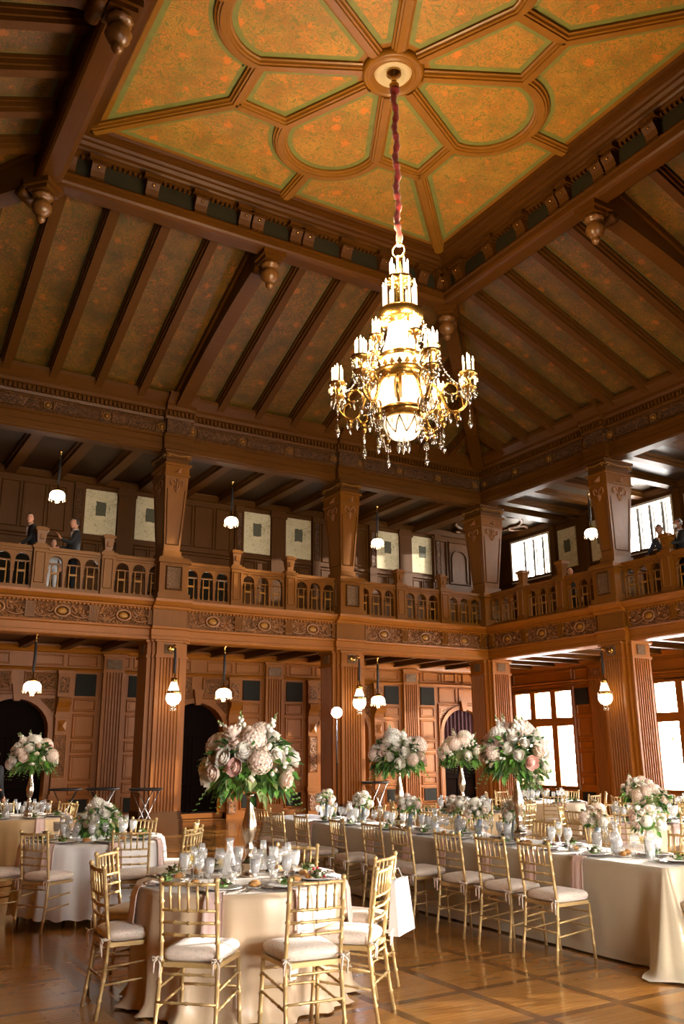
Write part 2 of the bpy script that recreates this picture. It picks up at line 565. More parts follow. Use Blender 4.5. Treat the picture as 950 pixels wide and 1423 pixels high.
M['berry'] = plain('red_berry', (.45, .02, .03), .3)
M['dessert'] = plain('orange_fruit', (.75, .30, .05), .4, nscale=30, noise_amt=.3)
M['skyglow'] = None

M['ivory_plaster'] = plain('ivory_plaster', (.62, .50, .30), .5)
# ------------------------------------------------------------------ floor and back walls
BD = HW + 3.65                        # distance of the back walls from the centre
f = MB(); f.box(CX - BD - .3, CY - BD - .3, -.12, CX + BD + .3, CY + BD + .3, 0)
prop(f.build('floor', M['floor']), kind='structure')

SEQ = {}
def seq(kind):
    SEQ[kind] = SEQ.get(kind, 0) + 1
    return '%s_%d' % (kind, SEQ[kind])


def struct(mb, name, mats, k=None, parent=None):
    o = mb.build(name, mats, parent, mat_w=(SIDE(k) if k is not None and parent is None else None))
    if parent is None: prop(o, kind='structure')
    return o


def wall_grid(mb, s0, s1, z0, z1, holes, y, th=.3):
    """wall whose room face is at y (thickness outwards), rectangular holes (s0,z0,s1,z1)"""
    xs = sorted(set([s0, s1] + [h[0] for h in holes] + [h[2] for h in holes]))
    zs = sorted(set([z0, z1] + [h[1] for h in holes] + [h[3] for h in holes]))
    for j in range(len(zs) - 1):
        run = None
        for i in range(len(xs) - 1):
            cx = (xs[i] + xs[i + 1]) / 2; cz = (zs[j] + zs[j + 1]) / 2
            inside = any(h[0] < cx < h[2] and h[1] < cz < h[3] for h in holes)
            if inside:
                if run is not None: mb.box(run, y, zs[j], xs[i], y + th, zs[j + 1]); run = None
            elif run is None: run = xs[i]
        if run is not None: mb.box(run, y, zs[j], xs[-1], y + th, zs[j + 1])


def arch_pts(c, half, spring, rise, n=14):
    return [(c + half * math.cos(PI * i / n), spring + rise * math.sin(PI * i / n)) for i in range(n + 1)]


def spandrel(mb, c, half, spring, rise, top, y0, y1, extra=0.0, n=14):
    """plate between an arch and the rectangle above it, split in quads"""
    p = arch_pts(c, half, spring, rise, n)
    for i in range(n):
        (xa, za), (xb, zb) = p[i], p[i + 1]
        mb.prism([(xa, za), (xb, zb), (xb, top), (xa, top)], 'y', y0, y1)


PIL_N = [-4.76, -.11, 4.46, 9.14]
DOORS_N = [(-2.43, 'dark'), (2.20, 'dark'), (6.80, 'panel'), (11.18, 'curtain')]


def panel_stack(mb, a, b, y):
    for z0, z1 in ((2.68, 3.0), (2.03, 2.62), (1.70, 1.97), (1.03, 1.64), (.70, .97)):
        mb.ring(a, z0, b, z1, y, .06, .03)
        mb.box(a + .09, y - .012, z0 + .09, b - .09, y, z1 - .09)


def cornice_low(mb, s0, s1, y, m0=0, m1=0):
    mb.extr([(0, 4.30), (-.16, 4.30), (-.16, 4.24), (-.10, 4.18), (-.06, 4.12), (0, 4.10)], s0, s1, base=y)
    mb.extr([(0, 3.74), (-.05, 3.74), (-.09, 3.70), (-.05, 3.66), (0, 3.66)], s0, s1, base=y)


def pilaster(mb, c, y, z0=.32, z1=3.66, w=.27, t=.10):
    n = 6
    poly = [(c - w, y), (c - w, y - t)]
    fw = 2 * (w - .045) / n
    for i in range(n):
        a = c - w + .045 + i * fw
        poly += [(a + fw * .15, y - t), (a + fw * .3, y - t + .03), (a + fw * .7, y - t + .03), (a + fw * .85, y - t)]
    poly += [(c + w, y - t), (c + w, y)]
    mb.prism(poly, 'z', z0, z1)
    mb.box(c - w - .03, y - t - .03, 0, c + w + .03, y, z0)
    mb.box(c - w - .02, y - t - .02, z1, c + w + .02, y, z1 + .04)
    mb.box(c - w, y - t, z1 + .04, c + w, y, 4.08)
    mb.box(c - w - .04, y - t - .04, 4.06, c + w + .04, y, 4.12)


def carved_pier(mb, c, y, w=.16, t=.14):
    mb.cm = 0
    mb.box(c - w, y - t, 0, c + w, y, 3.62)
    mb.box(c - w - .04, y - t - .04, .62, c + w + .04, y, .74)
    mb.box(c - w - .03, y - t - .03, 3.58, c + w + .03, y, 3.66)
    mb.box(c - w - .03, y - t - .05, 2.52, c + w + .03, y, 2.60)
    # bracket console
    mb.prism([(y - t, 3.02), (y - t - .12, 3.0), (y - t - .14, 2.9), (y - t - .04, 2.78), (y - t, 2.66)], 'x', c - w, c + w)
    # faceted diamond block
    v = [(c - .1, y - t, 2.2), (c + .1, y - t, 2.2), (c + .1, y - t, 2.46), (c - .1, y - t, 2.46), (c, y - t - .06, 2.33)]
    mb.add(v, [(0, 1, 4), (1, 2, 4), (2, 3, 4), (3, 0, 4)])
    mb.ring(c - w + .02, 1.12, c + w - .02, 2.12, y - t, .03, .02)
    mb.cm = 1
    mb.box(c - w + .06, y - t - .015, 1.17, c + w - .06, y - t, 2.07)
    mb.box(c - w + .05, y - t - .02, 3.12, c + w - .05, y - t, 3.50)
    mb.box(c - w + .05, y - t - .02, .12, c + w - .05, y - t, .55)
    mb.cm = 0


# ---- north wall, ground floor
w = MB()
holes = [(c - .80, 0, c + .80, 3.0) for c, kind in DOORS_N]
wall_grid(w, -BD, BD, 0, 4.4, holes, BD, .35)
for c, kind in DOORS_N:
    spandrel(w, c, .80, 2.22, .74, 3.0, BD, BD + .35)
    # archivolt
    po = arch_pts(c, .92, 2.22, .86); pi_ = arch_pts(c, .80, 2.22, .74)
    for i in range(14):
        w.prism([pi_[i], pi_[i + 1], po[i + 1], po[i]], 'y', BD - .05, BD)
    w.box(c - .92, BD - .05, 0, c - .80, BD, 2.22); w.box(c + .80, BD - .05, 0, c + .92, BD, 2.22)
    w.ring(c - .98, 0.0, c + .98, 3.12, BD, .06, .05)
    w.prism([(c - .07, 2.90), (c + .07, 2.90), (c + .13, 3.30 if kind != 'curtain' else 3.2), (c - .13, 3.30 if kind != 'curtain' else 3.2)], 'y', BD - .13, BD)
    if kind != 'curtain':
        w.cm = 1
        w.box(c - .92, BD - .03, 3.2, c - .16, BD, 3.58); w.box(c + .16, BD - .03, 3.2, c + .92, BD, 3.58)
        w.cm = 0
        w.ring(c - .97, 3.14, c - .14, 3.63, BD, .05, .04); w.ring(c + .14, 3.14, c + .97, 3.63, BD, .05, .04)
    w.cm = 1
    for sg in (-1, 1):
        w.prism([(c + sg * .92, 2.62), (c + sg * .90, 2.98), (c + sg * .55, 2.98)], 'y', BD - .02, BD)
    w.cm = 0
cornice_low(w, -BD, BD, BD)
w.extr([(0, .16), (-.05, .16), (-.05, 0), (0, 0)], -BD, BD, base=BD)
for p in PIL_N:
    for sg in (-1, 1):
        a, b = sorted((p + sg * .38, p + sg * .95))
        panel_stack(w, a, b, BD)
        w.ring(a, .20, b, .64, BD, .05, .03)
    for i in range(5):
        a = p - 2.0 + i * .84
        w.ring(a, 3.78, a + .76, 4.07, BD, .05, .025)
# extra corner-bay panels above the curtained arch
for i in range(3):
    w.ring(10.25 + i * .78, 3.14, 10.95 + i * .78, 3.62, BD, .05, .03)
    w.ring(10.25 + i * .78, 3.78, 10.95 + i * .78, 4.07, BD, .05, .025)
wn = struct(w, 'wall_north', [M['wood'], M['carved']], 0)
for p in PIL_N:
    m = MB(); pilaster(m, p, BD); m.build('pilaster', M['wood'], wn)
    m = MB(); m.box(p - .19, BD - .13, 3.74, p + .19, BD - .10, 3.98); m.build('carved_block', M['carved_lite'], wn)
for i, p in enumerate(PIL_N[:3] + [9.14]):
    for sg in (-1, 1):
        if i == 3 and sg == 1: continue
        m = MB(); carved_pier(m, p + sg * 1.22, BD); m.build('carved_pier', [M['wood'], M['carved']], wn)
n_ = 0
for p in PIL_N:
    for sg in (-1, 1):
        a, b = sorted((p + sg * .42, p + sg * .93))
        m = MB(); m.box(a, BD - .035, 3.06, b, BD, 3.60); m.build('cloth_panel', M['fabric_dark'], wn)
        m = MB(); m.box(a + .04, BD - .03, .25, b - .04, BD, .60); m.build('floor_grille', M['fabric_dark'], wn)

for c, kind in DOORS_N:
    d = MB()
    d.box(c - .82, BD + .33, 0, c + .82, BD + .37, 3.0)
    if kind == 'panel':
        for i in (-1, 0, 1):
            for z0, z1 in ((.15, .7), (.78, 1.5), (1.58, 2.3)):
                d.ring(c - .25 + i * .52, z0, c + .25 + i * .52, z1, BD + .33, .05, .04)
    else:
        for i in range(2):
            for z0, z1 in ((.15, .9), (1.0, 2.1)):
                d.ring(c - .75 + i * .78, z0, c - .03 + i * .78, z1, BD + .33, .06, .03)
    struct(d, seq('door'), {'dark': M['dark'], 'panel': M['wood'], 'curtain': M['dark']}[kind], 0)  # dark and curtain kinds: sheet coloured as the shade inside the arch
    if kind == 'curtain':
        cu = MB(); cu.smooth = True
        pts = []
        vs = []; fs = []
        n = 60
        for j in range(9):
            t = j / 8
            for i in range(n + 1):
                x = c - .8 + 1.6 * i / n
                side = abs(x - c) / .8
                zt = 2.22 + .74 * math.sqrt(max(0, 1 - side ** 2))
                vs.append((x, BD + .14 + .03 * math.sin(i * 1.1), 1.9 + (zt - 1.9) * (1 - t)))
        for j in range(8):
            for i in range(n):
                fs.append((j * (n + 1) + i, j * (n + 1) + i + 1, (j + 1) * (n + 1) + i + 1, (j + 1) * (n + 1) + i))
        cu.add(vs, fs)
        o = cu.build('swag_curtain', M['curtain'], mat_w=SIDE(0))
        prop(o, 'dark maroon curtain hung across the head of the corner archway', 'curtain')


# ---- east wall (and the unseen south wall, its windows added for fill light)
PANES = {1: ((-1.22, -.56), (-.34, .34), (.56, 1.22)), 2: ((-1.74, -1.02), (-.80, -.08), (.08, .80), (1.02, 1.74))}
WINS = {1: [-11.06, -6.41, -1.76, 2.89, 7.54], 2: [-6.41, -1.76, 2.89]}
WIN = [-11.06, -6.41, -1.76, 2.89, 7.54]
PIL_E = [-8.74, -4.09, .56, 5.21, 9.86]


def window_group(c, k, upper=False):
    """frame with its panes; one object per window"""
    if not upper:
        fr = MB()
        y = BD
        if k == 1: fr.ring(c - 1.34, .56, c + 1.34, 3.54, y, .08, .05)
        pl = PANES[k]; hw_ = pl[-1][1] + .08
        for a, b in [(-hw_, pl[0][0])] + [(pl[i][1], pl[i + 1][0]) for i in range(len(pl) - 1)] + [(pl[-1][1], hw_)]:
            fr.box(c + a - .005, y - .03, .58, c + b + .005, y + .163, 3.5)
        for z0, z1 in ((.56, .665), (2.395, 2.635), (3.415, 3.52)):
            fr.box(c - hw_ - .007, y - .05, z0, c + hw_ + .007, y + .166, z1)
        fr.box(c - 1.36, y - .12, .52, c + 1.36, y, .57)
        o = struct(fr, seq('window'), [M['wood']], k)
        for j, (a, b) in enumerate(PANES[k]):
            for z0, z1 in ((.66, 2.40), (2.63, 3.42)):
                p = MB(); p.box(c + a, y + .09, z0, c + b, y + .095, z1); p.build('pane', M['pane'], o)
                if k == 1:
                    ld = MB()
                    for q in range(1, 5):
                        ld.cbox(c + a + (b - a) * q / 5, y + .1, (z0 + z1) / 2, .006, .006, z1 - z0)
                    nz = int((z1 - z0) / .2)
                    for q in range(1, nz):
                        ld.cbox(c + (a + b) / 2, y + .1, z0 + (z1 - z0) * q / nz, b - a, .006, .006)
                    ld.build('leading', M['lead'], o)
            if k == 1:
                em = MB()
                q = c + (a + b) / 2
                em.cm = 0; em.lathe(0, 0, [(.10, -.003), (.10, .003)], 14)
                em.cm = 1; em.cbox(.01, -.03, .004, .05, .07, .004)
                em.cm = 2; em.cbox(.015, .045, .004, .045, .05, .004)
                oo = em.build('stained_glass', [M['glass_amber'], M['glass_red'], M['glass_blue']], o)
                oo.matrix_local = Matrix.Translation((q, y + .085, 1.98)) @ Matrix.Rotation(PI / 2, 4, 'X')
        return o
    fr = MB(); y = BD
    fr.cm = 1
    fr.box(c - .92, y - .03, 7.02, c + .92, y + .5, 7.087)            # sill
    fr.box(c - .92, y - .004, 8.393, c + .92, y + .5, 8.46)
    fr.box(c - .92, y - .006, 7.05, c - .853, y + .5, 8.42); fr.box(c + .853, y - .006, 7.05, c + .92, y + .5, 8.42)
    fr.cm = 2
    for q in (-.43, 0, .43):
        fr.box(c + q - .05, y + .18, 7.08, c + q + .05, y + .40, 8.40)
    o = struct(fr, seq('window'), [M['wood'], M['white_frost'], M['stone']], k)
    for q in range(4):
        a = c - .86 + q * .43 + .02; b = a + .39
        p = MB(); p.box(a, y + .30, 7.08, b, y + .305, 8.40); p.build('pane', M['pane'], o)
        s_ = MB()
        s_.box(a + .03, y + .27, 7.08, a + .055, y + .3, 8.40); s_.box(b - .055, y + .27, 7.08, b - .03, y + .3, 8.4)
        s_.box(a, y + .27, 7.75, b, y + .3, 7.77)
        s_.build('casement', M['white_frost'], o)
    return o


M['lead'] = plain('lead_came', (.25, .24, .22), .5, .5)
M['glass_amber'] = glass('amber_glass', (1, .80, .40), .05)
M['glass_red'] = glass('red_glass', (.9, .15, .08), .05)
M['glass_blue'] = glass('blue_glass', (.2, .6, .8), .05)
M['stone'] = plain('stone_mullion', (.30, .29, .28), .7)


def window_wall(k, name):
    w = MB()
    holes = []
    WIN = WINS[k]
    for c in WIN:
        for a, b in PANES[k]:
            holes += [(c + a, .66, c + b, 2.40), (c + a, 2.63, c + b, 3.42)]
    wall_grid(w, -BD - .3, BD + .3, 0, 4.4, holes, BD, .16)
    cornice_low(w, -BD, BD, BD)
    w.extr([(0, .12), (-.05, .12), (-.05, 0), (0, 0)], -BD, BD, base=BD)
    for p in PIL_E:
        for sg in (-1, 1):
            a, b = sorted((p + sg * .36, p + sg * .93))
            panel_stack(w, a, b, BD)
        w.ring(p - .95, 3.60, p - .36, 4.05, BD, .05, .03); w.ring(p + .36, 3.60, p + .95, 4.05, BD, .05, .03)
    for c in WIN:
        w.ring(c - 1.3, 3.60, c + 1.3, 4.05, BD, .05, .03)
    o = struct(w, name, [M['wood']], k)
    for p in PIL_E:
        m = MB(); pilaster(m, p, BD); m.build('pilaster', M['wood'], o)
        m = MB(); m.box(p - .19, BD - .13, 3.74, p + .19, BD - .10, 3.98); m.build('carved_block', M['carved'], o)
        for sg in (-1, 1):
            a, b = sorted((p + sg * .42, p + sg * .92))
            m = MB(); m.box(a, BD - .04, 2.98, b, BD, 3.46); m.build('cloth_panel', M['fabric_dark'], o)
            m = MB(); m.box(a, BD - .03, .14, b, BD, .52); m.build('floor_grille', M['fabric_dark'], o)
    for c in WIN:
        for a, b in ((-1.24, -.46), (-.40, .40), (.46, 1.24)):
            m = MB(); m.box(c + a, BD - .03, .14, c + b, BD, .50); m.build('radiator_grille', M['fabric_dark'], o)
    for c in WIN: window_group(c, k)
    return o
window_wall(1, 'wall_east')
window_wall(2, 'wall_south')  # unseen wall; its window groups are added to fill the foreground with light
w = MB(); w.box(-BD - .3, BD, 0, BD + .3, BD + .2, 4.4); cornice_low(w, -BD, BD, BD)
struct(w, 'wall_west', [M['wood']], 3)

# ---- upper walls
UPN = [-4.85, -.04, 4.54, 9.11]
w = MB()
UD = [-2.43, 2.22, 6.85]
wall_grid(w, -BD, BD, 4.97, 9.0, [(c - .82, 4.97, c + .82, 6.62) for c in UD], BD, .3)
def upper_trim(w):
    w.extr([(0, 8.74), (-.14, 8.74), (-.14, 8.68), (-.06, 8.58), (0, 8.56)], -BD, BD, base=BD)
    w.extr([(0, 7.12), (-.05, 7.12), (-.05, 7.06), (0, 7.04)], -BD, BD, base=BD)
upper_trim(w)
for p in UPN:
    w.box(p - .23, BD - .07, 4.97, p + .23, BD, 8.6)
    w.box(p - .27, BD - .10, 8.36, p + .27, BD, 8.52)
    for sg in (-1, 1):
        a, b = sorted((p + sg * .27, p + sg * 1.1))
        w.ring(a, 6.2, (a + b) / 2 - .01, 7.0, BD, .05, .03); w.ring((a + b) / 2 + .01, 6.2, b, 7.0, BD, .05, .03)
        q = p + sg * 1.27
        w.box(q - .13, BD - .10, 4.97, q + .13, BD, 8.56)
        w.ring(q - .1, 7.2, q + .1, 8.4, BD - .10, .03, .02)
for c in UD:
    for i in (-1, 0, 1):
        w.ring(c - .24 + i * .58 if i else c - .3, 7.2, c + .24 + i * .58 if i else c + .3, 8.42, BD, .05, .035)
    w.ring(c - .85, 6.68, c + .85, 7.0, BD, .05, .03)
c = 11.1
w.box(c - .95, BD - .08, 4.97, c + .95, BD, 8.5)
w.ring(c - .92, 6.95, c - .35, 8.4, BD - .08, .06, .04); w.ring(c - .30, 6.95, c + .62, 8.4, BD - .08, .06, .04)
w.ring(c - .92, 5.2, c - .05, 6.5, BD - .08, .06, .04); w.ring(c + .02, 5.2, c + .9, 6.5, BD - .08, .06, .04)
po = arch_pts(c + .16, .34, 7.8, .34); pi_ = arch_pts(c + .16, .28, 7.8, .28)
for i in range(14): w.prism([pi_[i], pi_[i + 1], po[i + 1], po[i]], 'y', BD - .12, BD - .08)
w.box(c - .18, BD - .12, 7.05, c - .12, BD - .08, 7.8); w.box(c + .44, BD - .12, 7.05, c + .50, BD - .08, 7.8)
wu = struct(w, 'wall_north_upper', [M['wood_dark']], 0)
for p in UPN:
    for sg in (-1, 1):
        q = p + sg * 1.27
        m = MB(); m.box(q - .06, BD - .115, 7.26, q + .06, BD - .10, 8.34); m.build('carved_strip', M['carved_dark'], wu)
for c in UD:
    m = MB(); m.box(c - .82, BD + .2, 4.97, c + .82, BD + .24, 6.62); struct(m, seq('door'), M['fabric_dark'], 0)  # dark sheet standing for the shade of the void in each opening


def parchment_panel(s, k, label, group, z0=7.22, z1=8.43, half=.42):
    m = MB()
    n = 10
    poly = []
    y = BD
    t = thing('parchment_panel', label, 'wall panel', group=group)
    t.matrix_world = SIDE(k) @ Matrix.Translation((s, y - .002, z0))
    h = z1 - z0
    m.box(-half, -.03, 0, half, 0, h)
    o = m.build('sheet', M['papers'], t)
    # ragged dark patch
    rr = random.Random(int(s * 100) + k)
    pts = []
    for a, b in (((-.13, .52), (.13, .52)), ((.13, .52), (.13, .90)), ((.13, .90), (-.13, .90)), ((-.13, .90), (-.13, .52))):
        for i in range(5):
            f_ = i / 5
            pts.append((a[0] + (b[0] - a[0]) * f_ + rr.uniform(-.012, .012), a[1] + (b[1] - a[1]) * f_ + rr.uniform(-.012, .012)))
    m2 = MB(); m2.prism([(x, z) for x, z in pts], 'y', -.038, -.03)
    m2.build('dark_patch', M['patch'], t)
    return t
M['patch'] = plain('olive_patch', (.07, .065, .035), .8, nscale=40, noise_amt=.5)
NAMES_N = ['west of the first visible pilaster', 'beside the crowded balcony end', 'between that pair and the tapered column', 'just past the first tapered column',
           'next beyond it toward the corner', 'just past the second tapered column', 'last before the corner door', '']
lab = ['parchment panel with dark square, nearest the two men in suits', 'parchment panel with dark square, half hidden by the first tapered upper column',
       'parchment panel with dark square, beside the second hanging upper lamp', 'parchment panel with dark square, just before the second tapered upper column',
       'parchment panel with dark square, behind the third hanging upper lamp', 'parchment panel with dark square, beside the carved corner door']
q = 0
for p in UPN[1:]:
    for sg in (-1, 1):
        parchment_panel(p + sg * .68, 0, lab[q], 'parchment panels on the upper gallery wall'); q += 1

UW = [-11.22, -6.47, -1.72]
UPE = [-8.84, -4.09, .66]
w = MB()
wall_grid(w, -BD - .3, BD + .3, 4.97, 9.0, [(c - .86, 7.08, c + .86, 8.40) for c in UW], BD, .12)
upper_trim(w)
for p in UPE:
    w.box(p - .23, BD - .07, 4.97, p + .23, BD, 8.6); w.box(p - .27, BD - .10, 8.36, p + .27, BD, 8.52)
    for sg in (-1, 1):
        a, b = sorted((p + sg * .27, p + sg * 1.1)); w.ring(a, 6.2, b, 7.0, BD, .05, .03)
        q = p + sg * 1.25; w.box(q - .10, BD - .10, 4.97, q + .10, BD, 8.56)
for c in UW:
    for i in range(3): w.ring(c - .85 + i * .58, 6.2, c - .31 + i * .58, 6.95, BD, .05, .03)
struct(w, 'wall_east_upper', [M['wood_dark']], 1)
for c in UW: window_group(c, 1, True)
q = 0
lab = ['pale parchment panel with dark square, right of the corner gallery window', 'pale parchment panel, mostly hidden behind the window-side tapered column',
       'pale parchment panel in the window wall, above the masked man', 'pale parchment panel at the far end of the window wall gallery']
for p in UPE[:2]:
    for sg in (-1, 1):
        parchment_panel(p + sg * .68, 1, lab[q], 'parchment panels on the window wall gallery', 7.10, 8.36, .38); q += 1
for k, nm in ((2, 'wall_south_upper'), (3, 'wall_west_upper')):
    w = MB(); w.box(-BD - .3, BD, 4.97, BD + .3, BD + .2, 9.0); struct(w, nm, [M['wood_dark']], k)

# ------------------------------------------------------------------ gallery decks and aisle ceilings
for k in range(4):
    d = MB()
    d.cm = 0
    d.extr([(.30, 4.97), (3.65, 4.97), (3.65, 4.32), (.30, 4.32)], -HW, HW, 1, 1, base=HW)
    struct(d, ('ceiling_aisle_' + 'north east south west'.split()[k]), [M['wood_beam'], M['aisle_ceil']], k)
    if k < 2:
        j = MB()
        n = 26
        for i in range(n):
            s = -BD + .5 + i * 1.0
            a = max(HW + .42, abs(s) + 0.0)
            if a < BD - .2:
                j.box(s - .09, a, 4.17, s + .09, BD, 4.33)
                j.box(s - .13, a, 4.27, s + .13, BD, 4.33)
        struct(j, seq('trim'), [M['wood_beam']], k)
    u = MB(); u.cm = 0
    u.extr([(.30, 9.0), (3.65, 9.0), (3.65, 8.76), (.30, 8.76)], -HW, HW, 1, 1, base=HW)
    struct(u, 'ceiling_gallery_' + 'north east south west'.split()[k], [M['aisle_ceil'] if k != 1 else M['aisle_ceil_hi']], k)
    if k < 2:
        j = MB()
        for i in range(26):
            s = -BD + .55 + i * 1.16
            a = HW + .42
            if abs(s) < HW + .1:
                j.box(s - .13, a, 8.58, s + .13, BD, 8.77)
                j.box(s - .18, a, 8.68, s + .18, BD, 8.77)
        for s in (-HW - .35, HW + .35):
            j.box(s - .2, HW + .42, 8.54, s + .2, BD, 8.77)
        struct(j, seq('trim'), [M['wood_beam']], k)
# ring mouldings on the corner bay of the upper aisle ceiling
rg = MB(); rg.smooth = True
for (x, y, r) in ((17.95, 20.75, 1.05), (17.95, 19.5, .38), (17.95, 21.95, .30), (19.2, 20.75, .30), (16.65, 20.75, .38)):
    rg.tube([(x + r * math.cos(2 * PI * i / 40), y + r * math.sin(2 * PI * i / 40), 8.74) for i in range(40)], .06, 6, closed=True)
struct(rg, seq('trim'), [M['wood_dark']])
# ------------------------------------------------------------------ gallery bands
COLS = [-4.73, 0.0, 4.73]
LOWBEAM = [(.42, 4.34), (.42, 4.10), (.38, 4.08), (.04, 4.08), (0, 4.10), (-.02, 4.10), (-.02, 4.17), (.0, 4.18), (0, 4.32), (-.04, 4.34), (-.05, 4.38), (.06, 4.40), (.42, 4.40)]
LOWCOR = [(.42, 4.77), (-.02, 4.77), (-.05, 4.80), (-.05, 4.83), (-.12, 4.85), (-.20, 4.92), (-.21, 4.98), (.42, 4.98)]
UPBEAM = [(.42, 8.78), (.42, 8.56), (.36, 8.52), (.06, 8.52), (.02, 8.56), (-.02, 8.56), (-.02, 8.70), (.0, 8.72), (0, 8.86), (-.05, 8.88), (-.05, 8.93), (.06, 8.95), (.42, 8.95)]
UPCOR = [(.42, 9.30), (-.02, 9.30), (-.04, 9.36), (.0, 9.36), (.0, 9.50), (-.08, 9.52), (-.12, 9.58), (-.12, 9.66), (-.20, 9.72), (-.30, 9.80), (-.31, 9.88), (.42, 9.88)]


def shift(p, a): return [(d if d > .41 else d - a, z) for d, z in p]


cart_me = []
def cartouche_mb():
    m = MB(); m.smooth = True
    n = 20
    m.cm = 1
    m.sphere((0, -.02, 0), .085, 12, 8, (1.25, .45, .85))
    m.cm = 0
    m.tube([(.155 * math.cos(2 * PI * i / n), -.03, .115 * math.sin(2 * PI * i / n)) for i in range(n)], [.028 if i % 2 else .020 for i in range(n)], 6, closed=True)
    for sg in (-1, 1):
        for (x0, z0, r0, dr) in ((.27, .03, .075, 1), (.43, -.04, .065, -1), (.56, .04, .05, 1)):
            pts = []
            for i in range(12):
                a = 4.2 * i / 11 + (PI if dr > 0 else 0)
                r = r0 * (1 - i / 15)
                pts.append((sg * (x0 + r * math.cos(a)), -.02, z0 + dr * r * math.sin(a)))
            m.tube(pts, [.016 * (1 - i / 22) for i in range(12)], 5)
            m.sphere((sg * x0, -.02, z0), .026, 6, 4)
        # swag
        m.tube([(sg * (.18 + .42 * i / 8), -.015, -.06 - .07 * math.sin(PI * i / 8)) for i in range(9)], .014, 5)
    return m
CART = cartouche_mb()


def put(mb, k, x, y, z, parent, name, mats, proto={}):
    """shared-mesh part on a side's band; parent carries the SIDE matrix"""
    if name not in proto:
        o = mb.build(name, mats, parent); proto[name] = o
    else:
        o = proto[name].copy(); COL.objects.link(o); adopt(o, parent)
    o.matrix_parent_inverse = Matrix()
    o.matrix_local = Matrix.Translation((x, y, z))
    return o


sep = MB(); sep.box(-.10, -.05, -.16, .10, .02, .16)
for i in range(5): sep.cbox(-.08 + i * .04, -.055, 0, .018, .03, .26)
bead = None
ros = MB(); ros.smooth = True; ros.sphere((0, -.01, 0), .045, 8, 6, (1, .8, 1)); ros.tube([(.08 * math.cos(2 * PI * i / 14), -.01, .08 * math.sin(2 * PI * i / 14)) for i in range(14)], .012, 5, closed=True)

for k in range(4):
    m = MB()
    m.extr(LOWBEAM, -HW, HW, 1, 1, base=HW)
    m.extr(LOWCOR, -HW, HW, 1, 1, base=HW)
    m.cm = 1
    m.extr([(.42, 4.39), (.03, 4.39), (.03, 4.78), (.42, 4.78)], -HW, HW, 1, 1, base=HW)
    m.cm = 0
    if k < 2:
        for c in COLS:
            for P in (LOWBEAM, LOWCOR): m.extr(shift(P, .13), c - .43, c + .43, base=HW)
            m.cm = 2; m.extr([(.42, 4.39), (-.10, 4.39), (-.10, 4.78), (.42, 4.78)], c - .40, c + .40, base=HW); m.cm = 0
        # egg and dart bead under the cornice
        i = -HW + .2
        while i < HW - .2:
            m.cbox(i, HW - .045, 4.765, .045, .05, .035); i += .085
    o = struct(m, seq('trim'), [M['wood'], M['carved'], M['wood_mid']], k)
    if k < 2:
        for bc in (-7.1, -2.365, 2.365, 7.1):
            if k == 0 and bc < -6: continue
            if k == 1 and bc > 0: continue
            for q in (-1, 0, 1):
                put(CART, k, bc + q * 1.32, HW + .0, 4.585, o, 'cartouche', [M['carved_hi'], M['wood_gold']])
            for q in (-1.97, -.66, .66, 1.97):
                put(sep, k, bc + q, HW + .02, 4.585, o, 'reeded_block', M['wood_mid'])
    # upper band
    m = MB()
    m.extr(UPBEAM, -HW, HW, 1, 1, base=HW); m.extr(UPCOR, -HW, HW, 1, 1, base=HW)
    m.cm = 1; m.extr([(.42, 8.94), (.03, 8.94), (.03, 9.31), (.42, 9.31)], -HW, HW, 1, 1, base=HW); m.cm = 0
    if k < 2:
        for c in COLS:
            for P in (UPBEAM, UPCOR): m.extr(shift(P, .14), c - .36, c + .36, base=HW)
            m.cm = 1; m.extr([(.42, 8.94), (-.12, 8.94), (-.12, 9.31), (.42, 9.31)], c - .30, c + .30, base=HW); m.cm = 0
        i = -HW + .1
        while i < HW - .1:
            near = any(abs(i - c) < .36 for c in COLS)
            m.cbox(i, HW - .03 - (.14 if near else 0), 9.435, .055, .07, .11); i += .10
        for bc in (-7.1, -2.365, 2.365, 7.1):
            for q in (-1.32, 0, 1.32):
                m.ring(bc + q - .54, 8.99, bc + q + .54, 9.27, HW + .03, .03, .02)
    o = struct(m, seq('trim'), [M['wood_beam'], M['carved_dark']], k)
    if k < 2:
        for bc in (-7.1, -2.365, 2.365, 7.1):
            if k == 0 and bc < -6: continue
            if k == 1 and bc > 0: continue
            for q in (-1.98, -.66, .66, 1.98):
                put(ros, k, bc + q, HW + .02, 9.13, o, 'rosette', M['wood_gold'])

# ------------------------------------------------------------------ piers of the ground floor
def pier_poly(core=.37, w=.30, t=.09, n=7):
    pts = []
    side = [(-core, core)]
    side += [(-w, core), (-w, core + t)]
    fw = 2 * (w - .05) / n
    for i in range(n):
        a = -w + .05 + i * fw
        side += [(a + fw * .12, core + t), (a + fw * .28, core + t - .028), (a + fw * .72, core + t - .028), (a + fw * .88, core + t)]
    side += [(w, core + t), (w, core)]
    for k in range(4):
        ang = -PI / 2 * k
        for x, y in side:
            pts.append((x * math.cos(ang) - y * math.sin(ang), x * math.sin(ang) + y * math.cos(ang)))
    return pts[::-1]


def cross_poly(core, w, t):
    side = [(-core, core), (-w, core), (-w, core + t), (w, core + t), (w, core)]
    pts = []
    for k in range(4):
        ang = -PI / 2 * k
        for x, y in side: pts.append((x * math.cos(ang) - y * math.sin(ang), x * math.sin(ang) + y * math.cos(ang)))
    return pts[::-1]


